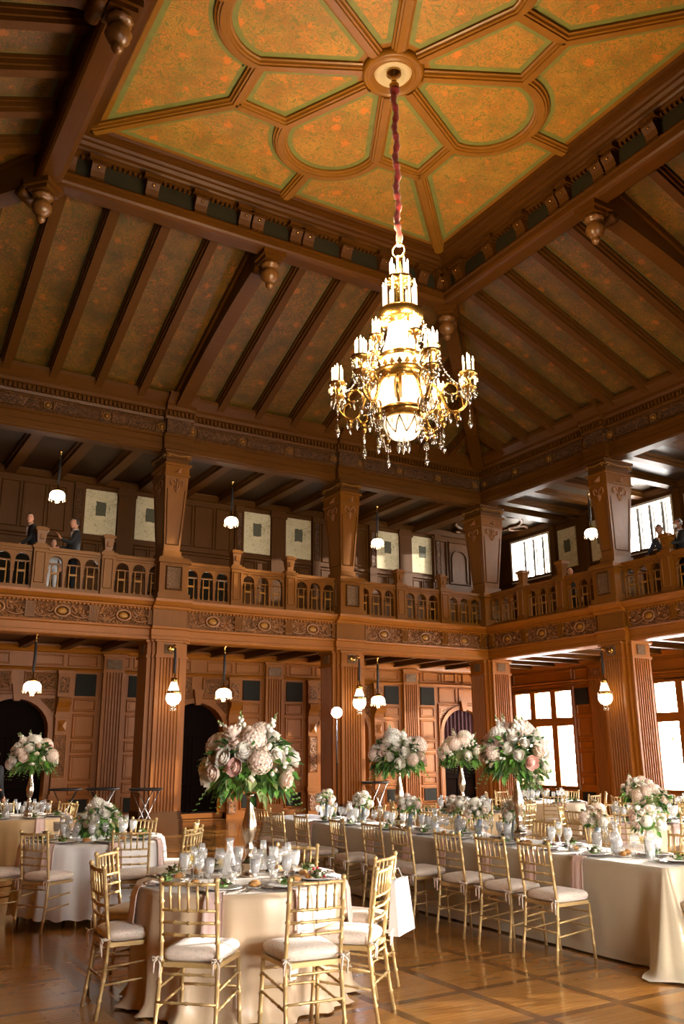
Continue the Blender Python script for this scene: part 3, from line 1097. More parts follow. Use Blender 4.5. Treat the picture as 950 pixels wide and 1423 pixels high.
def make_pier(label):
    t = thing('fluted_pier', label, 'column')
    b = MB(); b.prism(cross_poly(.405, .345, .10), 'z', 0, .30); b.prism(cross_poly(.39, .325, .10), 'z', .30, .36); b.prism(cross_poly(.38, .31, .095), 'z', .36, .48)
    b.build('plinth', M['wood_dark'], t)
    s = MB(); s.prism(pier_poly(), 'z', .48, 3.70); s.build('shaft', M['wood'], t)
    c = MB(); c.prism(cross_poly(.39, .33, .10), 'z', 3.70, 3.75); c.prism(cross_poly(.37, .30, .09), 'z', 3.75, 4.04); c.prism(cross_poly(.41, .35, .10), 'z', 4.04, 4.085)
    c.build('capital', M['wood'], t)
    for k in range(4):
        a = -PI / 2 * k
        m = MB(Matrix.Rotation(a, 4, 'Z')); m.box(-.13, -.485, 3.79, .13, -.455, 4.0)
        m.build('carved_block', M['carved_lite'], t)
    return t


def make_upper(label):
    t = thing('tapered_column', label, 'column')
    p = MB(); p.box(-.38, -.38, 4.98, .38, .38, 5.12); p.box(-.34, -.34, 5.12, .34, .34, 5.82); p.box(-.39, -.39, 5.82, .39, .39, 5.90)
    p.box(-.36, -.36, 5.90, .36, .36, 5.95)
    p.build('pedestal', M['wood_mid'], t)
    for k in range(4):
        m = MB(Matrix.Rotation(-PI / 2 * k, 4, 'Z'))
        m.ring(-.20, 5.2, .20, 5.76, -.34, .04, .03); m.cm = 1; m.box(-.16, -.352, 5.24, .16, -.34, 5.72)
        m.build('carved_panel', [M['wood_dark'], M['carved_lite']], t)
    s = MB()
    s.box(-.25, -.25, 5.95, .25, .25, 6.02); s.box(-.22, -.22, 6.02, .22, .22, 6.14)
    def frustum(a, z0, b, z1, m=s):
        m.add([(-a, -a, z0), (a, -a, z0), (a, a, z0), (-a, a, z0), (-b, -b, z1), (b, -b, z1), (b, b, z1), (-b, b, z1)],
              [(0, 3, 2, 1), (4, 5, 6, 7), (0, 1, 5, 4), (1, 2, 6, 5), (2, 3, 7, 6), (3, 0, 4, 7)])
    frustum(.19, 6.14, .285, 7.92)
    s.box(-.31, -.31, 7.92, .31, .31, 7.96)
    s.box(-.29, -.29, 7.96, .29, .29, 8.16)
    s.box(-.33, -.33, 8.16, .33, .33, 8.21)
    s.build('shaft', M['wood_mid'], t)
    for k in range(4):
        m = MB(Matrix.Rotation(-PI / 2 * k, 4, 'Z'))
        def tz(z): return .19 + (.285 - .19) * (z - 6.14) / 1.78
        # sunk frame and hanging scroll ornament
        za, zb = 6.3, 7.6
        for sg in (-1, 1):
            m.tube([(sg * (tz(za) - .05), -tz(za) - .004, za), (sg * (tz(zb) - .05), -tz(zb) - .004, zb)], .012, 4)
        m.tube([(-(tz(za) - .05), -tz(za) - .004, za), ((tz(za) - .05), -tz(za) - .004, za)], .012, 4)
        m.build('shaft_frame', M['wood_dark'], t)
        m = MB(Matrix.Rotation(-PI / 2 * k, 4, 'Z')); m.smooth = True
        for sg in (-1, 1):
            m.tube([(sg * (.10 + .055 * math.cos(a)), -.285, 7.76 + .075 * math.sin(a)) for a in [i * .55 - 1.2 for i in range(9)]], .016, 5)
            m.tube([(sg * .06, -.28, 7.68), (sg * .03, -.275, 7.58), (0, -.27, 7.54)], .016, 5)
        m.tube([(0, -.285, 7.86), (0, -.275, 7.52)], [.012, .022], 5)
        m.smooth = False
        m.add([(-.09, -.29, 7.98), (.09, -.29, 7.98), (.09, -.29, 8.13), (-.02, -.345, 8.0)], [(0, 1, 3), (1, 2, 3), (2, 0, 3)])
        m.build('scroll_ornament', M['carved_hi'], t)
    c = MB()
    c.box(-.28, -.28, 8.21, .28, .28, 8.34); c.box(-.34, -.34, 8.47, .34, .34, 8.53); c.box(-.31, -.31, 8.34, .31, .31, 8.47)
    c.build('capital', M['wood_dark'], t)
    g = MB(); g.smooth = True
    for k in range(4):
        g.M = Matrix.Rotation(-PI / 2 * k, 4, 'Z')
        for sg in (-1, 1):
            g.tube([(sg * (.25 + .05 * math.cos(a) * (1 - j / 12)), -.33, 8.38 + .05 * math.sin(a) * (1 - j / 12)) for j, a in enumerate([i * .7 for i in range(9)])], .014, 5)
        g.tube([(-.25 + .5 * i / 8, -.33, 8.42 - .03 * math.sin(PI * i / 8)) for i in range(9)], .014, 5)
    g.build('gilt_swag', M['wood_gold'], t)
    return t
PL = {(-4.73, 0): ('fluted oak pier at the very left of the ground floor arcade', 'tapered oak column at the very left of the upper gallery'),
      (0, 0): ('fluted oak pier with a lit globe lamp, beside the dark archway', 'tapered oak column with gilt swag, between the men and the third parchment panel'),
      (4.73, 0): ('fluted oak pier behind the flash stand, with a globe lamp', 'tapered oak column in line with the chandelier, on the left-hand gallery'),
      (9.56, 0): ('fluted oak pier at the inner corner of the hall', 'tapered oak column at the inner corner of the upper gallery'),
      (-4.73, 1): ('fluted oak pier with a lit globe lamp on the window side', 'tapered oak column on the window side, pale carved face to the light')}
P0 = U0 = None
for (s, k), (la, lb) in PL.items():
    if s == -4.73 and k == 0: continue
    W = SIDE(k) @ Matrix.Translation((s, HW + .30, 0))
    if P0 is None:
        P0 = make_pier(la); U0 = make_upper(lb); a, b = P0, U0
    else:
        a = dup(P0, label=la); b = dup(U0, label=lb)
    a['group'] = 'fluted piers of the ground floor'; b['group'] = 'tapered columns of the upper gallery'
    # the four faces are alike: keep only the translation
    a.location = W.translation; b.location = W.translation
    corner = s > 9
    b.rotation_euler = (0, 0, -PI / 2 * k)
    b.scale = (1.35, 1.35, 1) if corner else (1, 1.5, 1)

# ------------------------------------------------------------------ balustrades
PW = 1.14
def make_balustrade():
    t = thing('balustrade', 'x', 'balustrade')
    r = MB(); r.box(-PW / 2, -.11, 5.86, PW / 2, .11, 5.93); r.box(-PW / 2, -.08, 5.81, PW / 2, .08, 5.86)
    r.build('hand_rail', M['wood_mid'], t)
    r = MB(); r.box(-PW / 2, -.09, 4.98, PW / 2, .09, 5.06); r.box(-PW / 2, -.07, 5.06, PW / 2, .07, 5.09); r.build('bottom_rail', M['wood_mid'], t)
    a = MB()
    for i in range(3):
        c = (i - 1) * .38
        spandrel(a, c, .145, 5.62, .145, 5.81, -.05, .05, n=8)
        a.box(c - .19, -.05, 5.62, c - .145, .05, 5.81); a.box(c + .145, -.05, 5.62, c + .19, .05, 5.81)
        a.box(c - .145, -.035, 5.585, c + .145, .035, 5.61)
        a.box(c - .03, -.06, 5.76, c + .03, -.05, 5.82)
    a.box(-PW / 2, -.05, 5.5, -PW / 2 + .001, .05, 5.81)
    a.build('arcade', M['wood_mid'], t)
    for i in range(4):
        c = (i - 1.5) * .38
        m = MB(); m.box(c - .045, -.05, 5.54, c + .045, .05, 5.62)
        m.prism([(c - .028, -.04), (c + .028, -.04), (c + .028, .04), (c - .028, .04)], 'z', 5.09, 5.14)
        m.add([(c - .022, -.03, 5.14), (c + .022, -.03, 5.14), (c + .022, .03, 5.14), (c - .022, .03, 5.14), (c - .038, -.04, 5.54), (c + .038, -.04, 5.54), (c + .038, .04, 5.54), (c - .038, .04, 5.54)],
              [(0, 1, 5, 4), (1, 2, 6, 5), (2, 3, 7, 6), (3, 0, 4, 7)])
        m.box(c - .04, -.045, 5.38, c + .04, .045, 5.42)
        m.build('pier', M['wood_mid'], t)
    for i in range(3):
        for sg in (-1, 1):
            c = (i - 1) * .38 + sg * .075
            m = MB(); m.lathe(c, 0, [(.022, 5.09), (.022, 5.13), (.012, 5.15), (.016, 5.28), (.011, 5.38), (.018, 5.40), (.012, 5.44), (.012, 5.56), (.02, 5.585)], 6)
            if sg == 1: m.box(c - .16, -.02, 5.37, c + .01, .02, 5.41)
            m.build('baluster', M['wood_gold'], t)
    return t


def make_newel():
    t = thing('newel_post', 'x', 'newel post')
    m = MB(); m.box(-.16, -.16, 4.98, .16, .16, 5.08); m.box(-.145, -.145, 5.08, .145, .145, 5.88); m.box(-.175, -.175, 5.88, .175, .175, 5.95)
    m.ring(-.11, 5.14, .11, 5.82, -.145, .03, .02)
    m.build('post', M['wood_mid'], t)
    f = MB()
    f.box(-.12, -.12, 5.95, .12, .12, 6.0)
    f.add([(-.075, -.075, 6.0), (.075, -.075, 6.0), (.075, .075, 6.0), (-.075, .075, 6.0), (-.11, -.11, 6.28), (.11, -.11, 6.28), (.11, .11, 6.28), (-.11, .11, 6.28)],
          [(0, 1, 5, 4), (1, 2, 6, 5), (2, 3, 7, 6), (3, 0, 4, 7)])
    f.box(-.14, -.14, 6.28, .14, .14, 6.34); f.box(-.09, -.09, 6.34, .09, .09, 6.37)
    f.cbox(0, -.10, 6.15, .07, .05, .12)
    f.build('urn_finial', M['wood_mid'], t)
    return t
B0 = make_balustrade(); N0 = make_newel(); usedB = usedN = False
pos_b = {0: 'first', 1: 'second', 2: 'third', 3: 'fourth', 4: 'fifth', 5: 'sixth', 6: 'seventh', 7: 'eighth', 8: 'ninth', 9: 'tenth'}
for k, bays, side in ((0, (-2.17, 2.365, 7.1), 'left-hand gallery'), (1, (-7.1, -2.365), 'window-side gallery')):
    i = j = 0
    side = {0: 'gallery over the dark arches', 1: 'gallery over the tall windows'}[k]
    for bc in bays:
        for q in (-1, 0, 1):
            W = SIDE(k) @ Matrix.Translation((bc + q * 1.45, HW + .12, 0))
            lab = 'oak balustrade, %s panel of the %s%s' % (pos_b[i], side, ' from the corner' if k else ', toward the corner')
            o = B0 if not usedB else dup(B0)
            usedB = True
            o['label'] = lab; o['group'] = 'balustrade panels of the gallery'
            o.location = W.translation; o.rotation_euler = (0, 0, -PI / 2 * k)
            i += 1
        for q in (-.725, .725):
            W = SIDE(k) @ Matrix.Translation((bc + q, HW + .12, 0))
            lab = 'oak newel post, %s on the %s%s' % (pos_b[j], side, ' from the corner' if k else ', toward the corner')
            o = N0 if not usedN else dup(N0)
            usedN = True
            o['label'] = lab; o['group'] = 'newel posts of the gallery'
            o.location = W.translation; o.rotation_euler = (0, 0, -PI / 2 * k)
            j += 1
# ------------------------------------------------------------------ ceiling
ZF = 12.2; FH = 3.75
Z0, SL = 9.87, .414
def zs(r): return Z0 + SL * (HW - r)
BO = 4.55                                 # outer half width of the coffer beam


def rot(p, k):
    a = -PI / 2 * k
    return (p[0] * math.cos(a) - p[1] * math.sin(a), p[0] * math.sin(a) + p[1] * math.cos(a))


import bmesh
def panels(name, polys, mats, ins, border):
    """polygons (3D, seen from below) with an unpainted rim, a painted border and a stencilled field"""
    bm = bmesh.new()
    for poly in polys:
        vs = [bm.verts.new(p) for p in poly]
        f = bm.faces.new(vs)
        f.normal_update()
        if f.normal.z > 0: f.normal_flip()
        r = bmesh.ops.inset_individual(bm, faces=[f], thickness=ins, use_even_offset=True)
        f.material_index = 0
        rim = [x for x in r['faces'] if x is not f]
        for x in rim: x.material_index = 1
        r = bmesh.ops.inset_individual(bm, faces=[f], thickness=border, use_even_offset=True)
        for x in r['faces']:
            if x is not f: x.material_index = 2
        f.material_index = 0
    me = bpy.data.meshes.new(name); bm.to_mesh(me); bm.free()
    for m in mats: me.materials.append(m)
    o = bpy.data.objects.new(name, me); COL.objects.link(o)
    return o


PA = .93; PYC = 1.93; DN = 1.9; RR = .46
def petal_arc(k, a0, a1, n=12):
    return [rot((PA * math.cos(a0 + (a1 - a0) * i / n), PYC + PA * math.sin(a0 + (a1 - a0) * i / n)), k) for i in range(n + 1)]
polys = []
for k in range(4):
    # petal
    pts = [rot((-.19, RR), k)] + [rot((.19, RR), k)] + petal_arc(k, 0, PI, 20)
    polys.append(pts)
    # kite between this petal and the next (clockwise)
    pts = [rot((.19, RR), k), rot((PA, PYC), k), rot((DN, DN), k), rot((-PA, PYC), (k + 1) % 4), rot((-.19, RR), (k + 1) % 4), rot((RR * .7, RR * .7), k)]
    polys.append(pts)
    for sg in (1, -1):
        arc = [(sg * PA * math.cos(PI / 2 * i / 10), PYC + PA * math.sin(PI / 2 * i / 10)) for i in range(11)]
        pts = [(sg * DN, DN)] + arc + [(0, FH), (sg * FH, FH)]
        pts = [rot(p, k) for p in pts]
        polys.append(pts)
def lift(p): return (CX + p[0], CY + p[1], ZF)
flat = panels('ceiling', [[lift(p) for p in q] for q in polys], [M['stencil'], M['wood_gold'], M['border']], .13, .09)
prop(flat, kind='structure')
back = MB(); back.box(CX - 4.7, CY - 4.7, ZF + .05, CX + 4.7, CY + 4.7, ZF + .15); back.build('backing', M['dark'], flat)

PROF = [(-.13, -.01), (-.13, .04), (-.10, .05), (-.085, .085), (-.05, .085), (-.045, .11), (.045, .11), (.05, .085), (.085, .085), (.10, .05), (.13, .04), (.13, -.01)]
mo = MB()
for k in range(4):
    T = lambda ps: [(CX + rot(p, k)[0], CY + rot(p, k)[1]) for p in ps]
    pet = [(-.19, RR)] + [(-PA, PYC)] + [(PA * math.cos(PI - PI * i / 24), PYC + PA * math.sin(PI - PI * i / 24)) for i in range(1, 24)] + [(PA, PYC), (.19, RR)]
    mo.sweep(T(pet), PROF, ZF)
    mo.sweep(T([(PA, PYC), (DN, DN)]), PROF, ZF - .001); mo.sweep(T([(-PA, PYC), (-DN, DN)]), PROF, ZF - .001)
    mo.sweep(T([(DN, DN), (FH, FH)]), PROF, ZF - .002); mo.sweep(T([(0, PYC + PA), (0, FH)]), PROF, ZF - .001)
mo.build('strapwork_moulding', M['wood_gold'], flat)
rs = MB(); rs.smooth = True
rs.lathe(CX, CY, [(.50, ZF), (.50, ZF - .06), (.46, ZF - .11), (.42, ZF - .11), (.40, ZF - .07), (.36, ZF - .12), (.32, ZF - .12), (.30, ZF - .05), (.0, ZF - .05)], 40, caps=False)
rs.build('rosette_ring', M['wood_gold'], flat)
rs = MB(); rs.smooth = True
rs.lathe(CX, CY, [(.30, ZF - .052), (.27, ZF - .09), (.20, ZF - .10), (.18, ZF - .07), (0, ZF - .07)], 40, caps=False)
rs.build('plaster_medallion', M['ivory_plaster'] if 'ivory_plaster' in M else M['border_cream'], flat)
# perimeter cornice of the flat, then dentils, frieze and soffit beam
for k in range(4):
    m = MB()
    m.extr([(-.06, 12.22), (-.02, 12.15), (.05, 12.15), (.06, 12.11), (.13, 12.10), (.16, 12.06), (.22, 12.06), (.26, 12.01), (.33, 12.0), (.36, 11.97), (.36, 11.93), (.42, 11.90), (.46, 11.86), (.6, 11.86), (.6, 12.3), (-.06, 12.3)], -FH, FH, 1, 1, base=FH)
    i = -4.1
    while i < 4.1:
        m.cbox(i, FH + .40, 11.84, .05, .06, .055); i += .095
    m.extr([(.40, 11.46), (.36, 11.45), (.33, 11.41), (.33, 11.38), (.37, 11.37), (.37, 11.26), (.40, 11.22), (.46, 11.20), (.72, 11.20), (.76, 11.22), (.80, 11.26), (.80, 11.95), (.48, 11.95), (.48, 11.46)], -FH, FH, 1, 1, base=FH)
    m.cm = 1
    m.extr([(.44, 11.46), (.44, 11.87), (.5, 11.87), (.5, 11.46)], -FH, FH, 1, 1, base=FH)
    o = struct(m, seq('trim'), [M['wood_beam'], M['frieze_dark']], k)
    cb = MB()
    cb.box(-.17, -.12, 11.80, .17, .10, 11.88); cb.box(-.14, -.06, 11.76, .14, .10, 11.80)
    cb.prism([(.08, 11.76), (-.10, 11.76), (-.11, 11.70), (-.04, 11.60), (.0, 11.50), (-.04, 11.46), (.08, 11.46)], 'x', -.12, .12)
    cb.cm = 1; cb.smooth = True; cb.sphere((0, -.085, 11.66), .032, 8, 6)
    proto = None
    for q in (-4.05, -3.55, -2.55, -1.6, -.7, -.42, .42, .7, 1.6, 2.55, 3.55, 4.05) if True else ():
        if proto is None: c_ = cb.build('console_bracket', [M['wood_dark'], M['brass']], o); proto = c_
        else:
            c_ = proto.copy(); COL.objects.link(c_); adopt(c_, o)
        c_.matrix_parent_inverse = Matrix(); c_.matrix_local = Matrix.Translation((q, FH + .36, 0))

# slopes: panels, rafters
for k in range(4):
    polys = []
    rng = [i for i in range(-9, 9)]
    Ro = HW + .12
    edges = [-Ro] + [float(i) for i in range(-9, 10)] + [Ro]
    for i in range(len(edges) - 1):
        a, b = edges[i], edges[i + 1]
        ia = max(BO, abs(a)); ib = max(BO, abs(b))
        pts = [(a, Ro), (b, Ro)]
        if abs(ib - Ro) > .01: pts.append((b, ib))
        if a < -BO < b: pts.append((-BO, BO))
        if a < BO < b: pts.append((BO, BO))
        if abs(ia - Ro) > .01: pts.append((a, ia))
        if len(pts) < 3: continue
        polys.append([(x, y, zs(y)) for x, y in pts])
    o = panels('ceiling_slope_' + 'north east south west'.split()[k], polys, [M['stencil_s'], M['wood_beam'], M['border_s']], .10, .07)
    o.matrix_world = SIDE(k); prop(o, kind='structure')
    for q in range(-8, 9):
        if q == 0: continue
        if k == 2 : continue
        ra = HW + .1; rb = max(BO - .02, abs(q) + .12)
        if ra - rb < .3: continue
        m = MB()
        for (w_, d0, d1) in ((.085, -.02, .24), (.12, -.02, .16), (.15, -.02, .07)):
            m.add([(q + sx * w_, r, zs(r) - d) for r in (rb, ra) for (sx, d) in ((-1, d0), (1, d0), (1, d1), (-1, d1))],
                  [(0, 1, 2, 3), (7, 6, 5, 4), (0, 4, 5, 1), (1, 5, 6, 2), (2, 6, 7, 3), (3, 7, 4, 0)])
        m.build('rafter', M['wood_dark'], o)


def pendant(M4, label):
    t = thing('ceiling_pendant', label, 'pendant finial', group='carved pendants under the coffer beam')
    t.matrix_world = M4
    b = MB(); b.box(-.24, -.24, 11.10, .24, .24, 11.21); b.box(-.19, -.19, 11.02, .19, .19, 11.10); b.build('block', M['wood_beam'], t)
    p = MB(); p.smooth = True
    p.lathe(0, 0, [(.10, 11.03), (.17, 11.0), (.19, 10.96), (.16, 10.92), (.10, 10.90), (.12, 10.87), (.17, 10.80), (.18, 10.74), (.15, 10.66), (.09, 10.60), (.06, 10.58), (.085, 10.55), (.075, 10.50), (.03, 10.46), (0, 10.45)], 20, flute=.09)
    p.build('melon_drop', M['wood_pend'], t)
    s = MB(); s.smooth = True
    s.tube([(-.2, .32, 11.02), (.2, .32, 11.02)], .10, 12)
    s.build('scroll', M['wood_beam'], t)
    return t


def brace(k, diag, label):
    """big curved brace from the wall cornice up to the coffer beam; local y is the run outwards"""
    W = Matrix.Translation((CX, CY, 0)) @ Matrix.Rotation(-PI / 2 * k - (PI / 4 if diag else 0), 4, 'Z')
    f = math.sqrt(2) if diag else 1.0
    t = thing('roof_brace', label, 'ceiling beam', group='great braces of the sloping ceiling')
    t.matrix_world = W
    n = 16; a, b = BO - .1, HW - .05
    m = MB()
    lower = []
    for i in range(n + 1):
        r = a + (b - a) * i / n
        u = i / n
        d = .40 + .30 * (1 - u) ** 2.2 - .06 * math.sin(PI * u)
        if u < .07: d = .40 + .26
        lower.append((r * f, zs(r) - d))
    upper = [(b * f, zs(b) + .02), (a * f, zs(a) + .02)]
    m.prism([(y, z) for y, z in lower] + upper, 'x', -.16, .16)
    m.box(-.21, a * f, zs(a) - .12, .21, a * f + .02, zs(a))
    m.add([(sx * .22, r * f, zs(r) - d) for r in (a, b) for (sx, d) in ((-1, -.02), (1, -.02), (1, .14), (-1, .14))],
          [(0, 1, 2, 3), (7, 6, 5, 4), (0, 4, 5, 1), (1, 5, 6, 2), (2, 6, 7, 3), (3, 7, 4, 0)])
    m.build('curved_beam', M['wood_beam'], t)
    s = MB(); s.smooth = True
    s.tube([(-.18, (a + .12) * f, zs(a) - .72), (.18, (a + .12) * f, zs(a) - .72)], .08, 12)
    s.build('scroll_end', M['wood_beam'], t)
    R = BO - .17
    pendant(W @ Matrix.Translation((0, R * f, 0)), label.replace('curved oak roof brace', 'fluted acorn pendant below the brace'))
    return t
brace(0, False, 'curved oak roof brace halfway along the slope over the dark arches')
brace(1, False, 'curved oak roof brace halfway along the window-side slope')
brace(3, False, 'curved oak roof brace in the darkest upper left slope')
brace(0, True, 'curved oak roof brace running into the corner behind the chandelier')
brace(3, True, 'curved oak roof brace running into the far left corner')
for o in bpy.data.objects:
    if o.name.startswith('ceiling_pendant'): pass
# ------------------------------------------------------------------ chandelier
CHX, CHY = 6.70, 9.44
POINTS = []      # (loc, energy, radius) lights that go with the lamps


def drop_mb(mb, x, y, z, s=1.0, n=6):
    mb.lathe(x, y, [(0, z), (.010 * s, z - .012 * s), (.004 * s, z - .022 * s), (.016 * s, z - .05 * s), (.020 * s, z - .07 * s), (.012 * s, z - .095 * s), (0, z - .115 * s)], n)


def chandelier():
    t = thing('chandelier', 'grand brass and crystal chandelier hanging on a red velvet cord from the painted ceiling', 'chandelier', (CHX, CHY, 0))
    s = MB(); s.smooth = True
    s.lathe(0, 0, [(.0, 12.13), (.12, 12.13), (.12, 12.08), (.05, 12.05), (.045, 11.92), (.08, 11.88), (.06, 11.80), (.02, 11.76), (0, 11.74)], 14)
    s.build('ceiling_hook', M['brass'], t)
    c = MB(); c.smooth = True
    pts = []; rs = []
    for i in range(60):
        z = 11.84 - (11.84 - 9.0) * i / 59
        a = i * .55
        pts.append((.018 * math.cos(a), .018 * math.sin(a), z)); rs.append(.048 + .012 * math.sin(i * 1.7) + (.03 if i < 3 else 0))
    c.tube(pts, rs, 8); c.build('velvet_sleeve', M['velvet'], t)
    r = MB(); r.smooth = True
    r.tube([(.105 * math.cos(2 * PI * i / 20) * .6, .105 * math.cos(2 * PI * i / 20) * -.8, 8.90 + .115 * math.sin(2 * PI * i / 20)) for i in range(20)], .018, 6, closed=True)
    r.build('suspension_ring', M['brass'], t)
    # central shaft and crowns
    b = MB(); b.smooth = True
    b.lathe(0, 0, [(.03, 8.80), (.05, 8.76), (.03, 8.70), (.05, 8.5), (.14, 8.44), (.21, 8.42), (.22, 8.38), (.14, 8.33), (.06, 8.30), (.06, 8.0)], 20)
    b.build('crown', M['brass'], t); b = MB(); b.smooth = True
    b.lathe(0, 0, [(.20, 7.90), (.32, 7.88), (.34, 7.84), (.33, 7.74), (.27, 7.70), (.12, 7.66), (.10, 7.6)], 24)
    b.build('crown', M['brass'], t); b = MB(); b.smooth = True
    b.lathe(0, 0, [(.30, 7.16), (.35, 7.15), (.36, 7.08), (.31, 7.06)], 28)
    b.build('brass_band', M['brass'], t); b = MB(); b.smooth = True
    b.lathe(0, 0, [(.42, 6.88), (.46, 6.87), (.47, 6.80), (.44, 6.74), (.40, 6.70)], 28)
    b.build('brass_band', M['brass'], t); b = MB(); b.smooth = True
    b.lathe(0, 0, [(.34, 6.33), (.37, 6.30), (.36, 6.24), (.30, 6.20), (.27, 6.18)], 24)
    b.build('brass_band', M['brass'], t)
    for j in range(28):                                     # scalloped gallery of the main bowl
        pass
    sc_ = MB()
    for j in range(28):
        a = 2 * PI * j / 28
        sc_.M = Matrix.Rotation(a, 4, 'Z')
        sc_.add([(.47, -.045, 6.88), (.47, .045, 6.88), (.49, 0, 6.96), (.46, 0, 6.86)], [(0, 1, 2), (1, 3, 2), (3, 0, 2)])
    sc_.build('scalloped_rim', M['brass'], t)
    # little column candles of the two crowns
    def ring_candles(name, z0, z1, r, n):
        for j in range(n):
            cr_ = MB(); cr_.smooth = True
            a = 2 * PI * j / n
            x, y = r * math.cos(a), r * math.sin(a)
            cr_.lathe(x, y, [(.017, z0), (.017, z1)], 7)
            cr_.cm = 1; cr_.lathe(x, y, [(.008, z1), (.016, z1 + .03), (.010, z1 + .06), (0, z1 + .09)], 6)
            cr_.build('candle', [M['candle'], M['flame']], t)
    ring_candles('crown_candles', 8.45, 8.66, .13, 8)
    ring_candles('lower_crown_candles', 7.90, 8.28, .24, 12)
    k = MB(); k.smooth = True
    k.lathe(0, 0, [(.18, 7.66), (.20, 7.5), (.24, 7.35), (.29, 7.2), (.30, 7.16), (0, 7.15)], 20); k.build('lit_crystal_cone', M['alabaster_hot'], t)
    k = MB(); k.smooth = True
    k.lathe(0, 0, [(.34, 7.08), (.40, 7.0), (.44, 6.9), (.45, 6.86)], 28); k.build('upper_alabaster_bowl', M['alabaster'], t)
    for j in range(6):                                       # curved alabaster panels between brass ribs
        a0 = 2 * PI * j / 6 + .3
        pz = [(6.70, .41), (6.62, .47), (6.52, .49), (6.42, .46), (6.32, .37)]
        vs = []; fs = []
        for (z, r_) in pz:
            for q in range(7):
                a = a0 + (q - 3) / 3 * .40
                rr = r_ * (1 - .06 * abs(q - 3) / 3)
                vs.append((rr * math.cos(a), rr * math.sin(a), z))
        for p_ in range(4):
            for q in range(6): fs.append((p_ * 7 + q, (p_ + 1) * 7 + q, (p_ + 1) * 7 + q + 1, p_ * 7 + q + 1))
        m = MB(); m.smooth = True; m.add(vs, fs); m.build('alabaster_panel', M['alabaster'], t)
        a = a0 + PI / 6
        m = MB(); m.smooth = True
        m.tube([((r_ + .02) * math.cos(a), (r_ + .02) * math.sin(a), z) for z, r_ in pz], .024, 6)
        m.build('rib', M['brass'], t)
    k = MB(); k.smooth = True
    k.lathe(0, 0, [(.27, 6.19), (.28, 6.12), (.25, 6.02), (.17, 5.93), (.06, 5.89), (0, 5.885)], 24); k.build('bottom_alabaster_bowl', M['alabaster'], t)
    g = MB(); g.smooth = True
    for j in range(8):
        a = 2 * PI * j / 8
        g.tube([(.285 * math.cos(a), .285 * math.sin(a), 6.17), (.27 * math.cos(a + .15), .27 * math.sin(a + .15), 6.06), (.20 * math.cos(a + .39), .20 * math.sin(a + .39), 5.95)], .010, 4)
        g.tube([(.285 * math.cos(a), .285 * math.sin(a), 6.17), (.27 * math.cos(a - .15), .27 * math.sin(a - .15), 6.06), (.20 * math.cos(a - .39), .20 * math.sin(a - .39), 5.95)], .010, 4)
    g.build('bowl_tracery', M['brass'], t)
    # crystal ropes
    cx = MB(); cx.smooth = True
    for j in range(12):
        a = 2 * PI * j / 12
        for q in range(14):
            u = q / 13
            r_ = .32 + (.45 - .32) * u + .05 * math.sin(PI * u); z = 7.78 - .90 * u
            cx.sphere((r_ * math.cos(a), r_ * math.sin(a), z), .013, 5, 4)
        drop_mb(cx, .44 * math.cos(a), .44 * math.sin(a), 6.74, 1.1)
    for j in range(16):
        a = 2 * PI * j / 16
        drop_mb(cx, .34 * math.cos(a), .34 * math.sin(a), 7.70, 1.2)
        drop_mb(cx, .28 * math.cos(a), .28 * math.sin(a), 6.16, .9)
    for j in range(6):
        a = 2 * PI * j / 6
        drop_mb(cx, .08 * math.cos(a), .08 * math.sin(a), 5.90, 1.7)
    cx.sphere((0, 0, 5.77), .05, 10, 8); cx.lathe(0, 0, [(.006, 5.89), (.006, 5.8)], 5)
    prop(cx.build('crystal_beads', M['crystal'], t), kind='stuff')
    # six long arms
    def cluster(mb, fl, x, y, z, n, r=.055, h=.17, centre=True):
        mb_p = [(x + r * math.cos(2 * PI * j / n), y + r * math.sin(2 * PI * j / n), 0) for j in range(n)] + ([(x, y, .06)] if centre else [])
        for (px, py, dz) in mb_p:
            cm_ = MB(mb.M); cm_.smooth = True
            cm_.lathe(px, py, [(.013, z), (.013, z + h + dz)], 6); cm_.cm = 1
            cm_.lathe(px, py, [(.006, z + h + dz), (.014, z + h + dz + .025), (.009, z + h + dz + .055), (0, z + h + dz + .09)], 6)
            cm_.build('candle', [M['candle'], M['flame']], fl)
    for j in range(6):
        a = 2 * PI * j / 6 + .33
        Rm = Matrix.Rotation(a, 4, 'Z')
        arm = MB(Rm); arm.smooth = True
        def S(pts, r):
            P_ = []; R_ = []
            for i in range(len(pts) - 1):
                p0 = pts[max(0, i - 1)]; p1 = pts[i]; p2 = pts[i + 1]; p3 = pts[min(len(pts) - 1, i + 2)]
                for q in range(4):
                    u = q / 4
                    P_.append(tuple(.5 * (2 * b + (c - a) * u + (2 * a - 5 * b + 4 * c - d) * u * u + (3 * b - a - 3 * c + d) * u ** 3) for a, b, c, d in zip(p0, p1, p2, p3)))
                    R_.append(r[i] + (r[i + 1] - r[i]) * u)
            P_.append(pts[-1]); R_.append(r[-1])
            arm.tube([(x, 0, z) for x, z in P_], R_, 7)
        S([(.42, 6.72), (.52, 6.60), (.60, 6.40), (.66, 6.28), (.76, 6.26), (.86, 6.32), (.94, 6.46), (.94, 6.56)], [.022, .024, .026, .026, .024, .022, .018, .016])
        S([(.60, 6.40), (.57, 6.58), (.66, 6.70), (.77, 6.65), (.77, 6.54), (.69, 6.54)], [.02, .019, .018, .016, .013, .009])
        S([(.66, 6.28), (.60, 6.20), (.52, 6.22), (.52, 6.30), (.57, 6.31)], [.02, .018, .016, .013, .009])
        S([(.86, 6.32), (.84, 6.46), (.78, 6.50), (.75, 6.44)], [.016, .015, .013, .009])
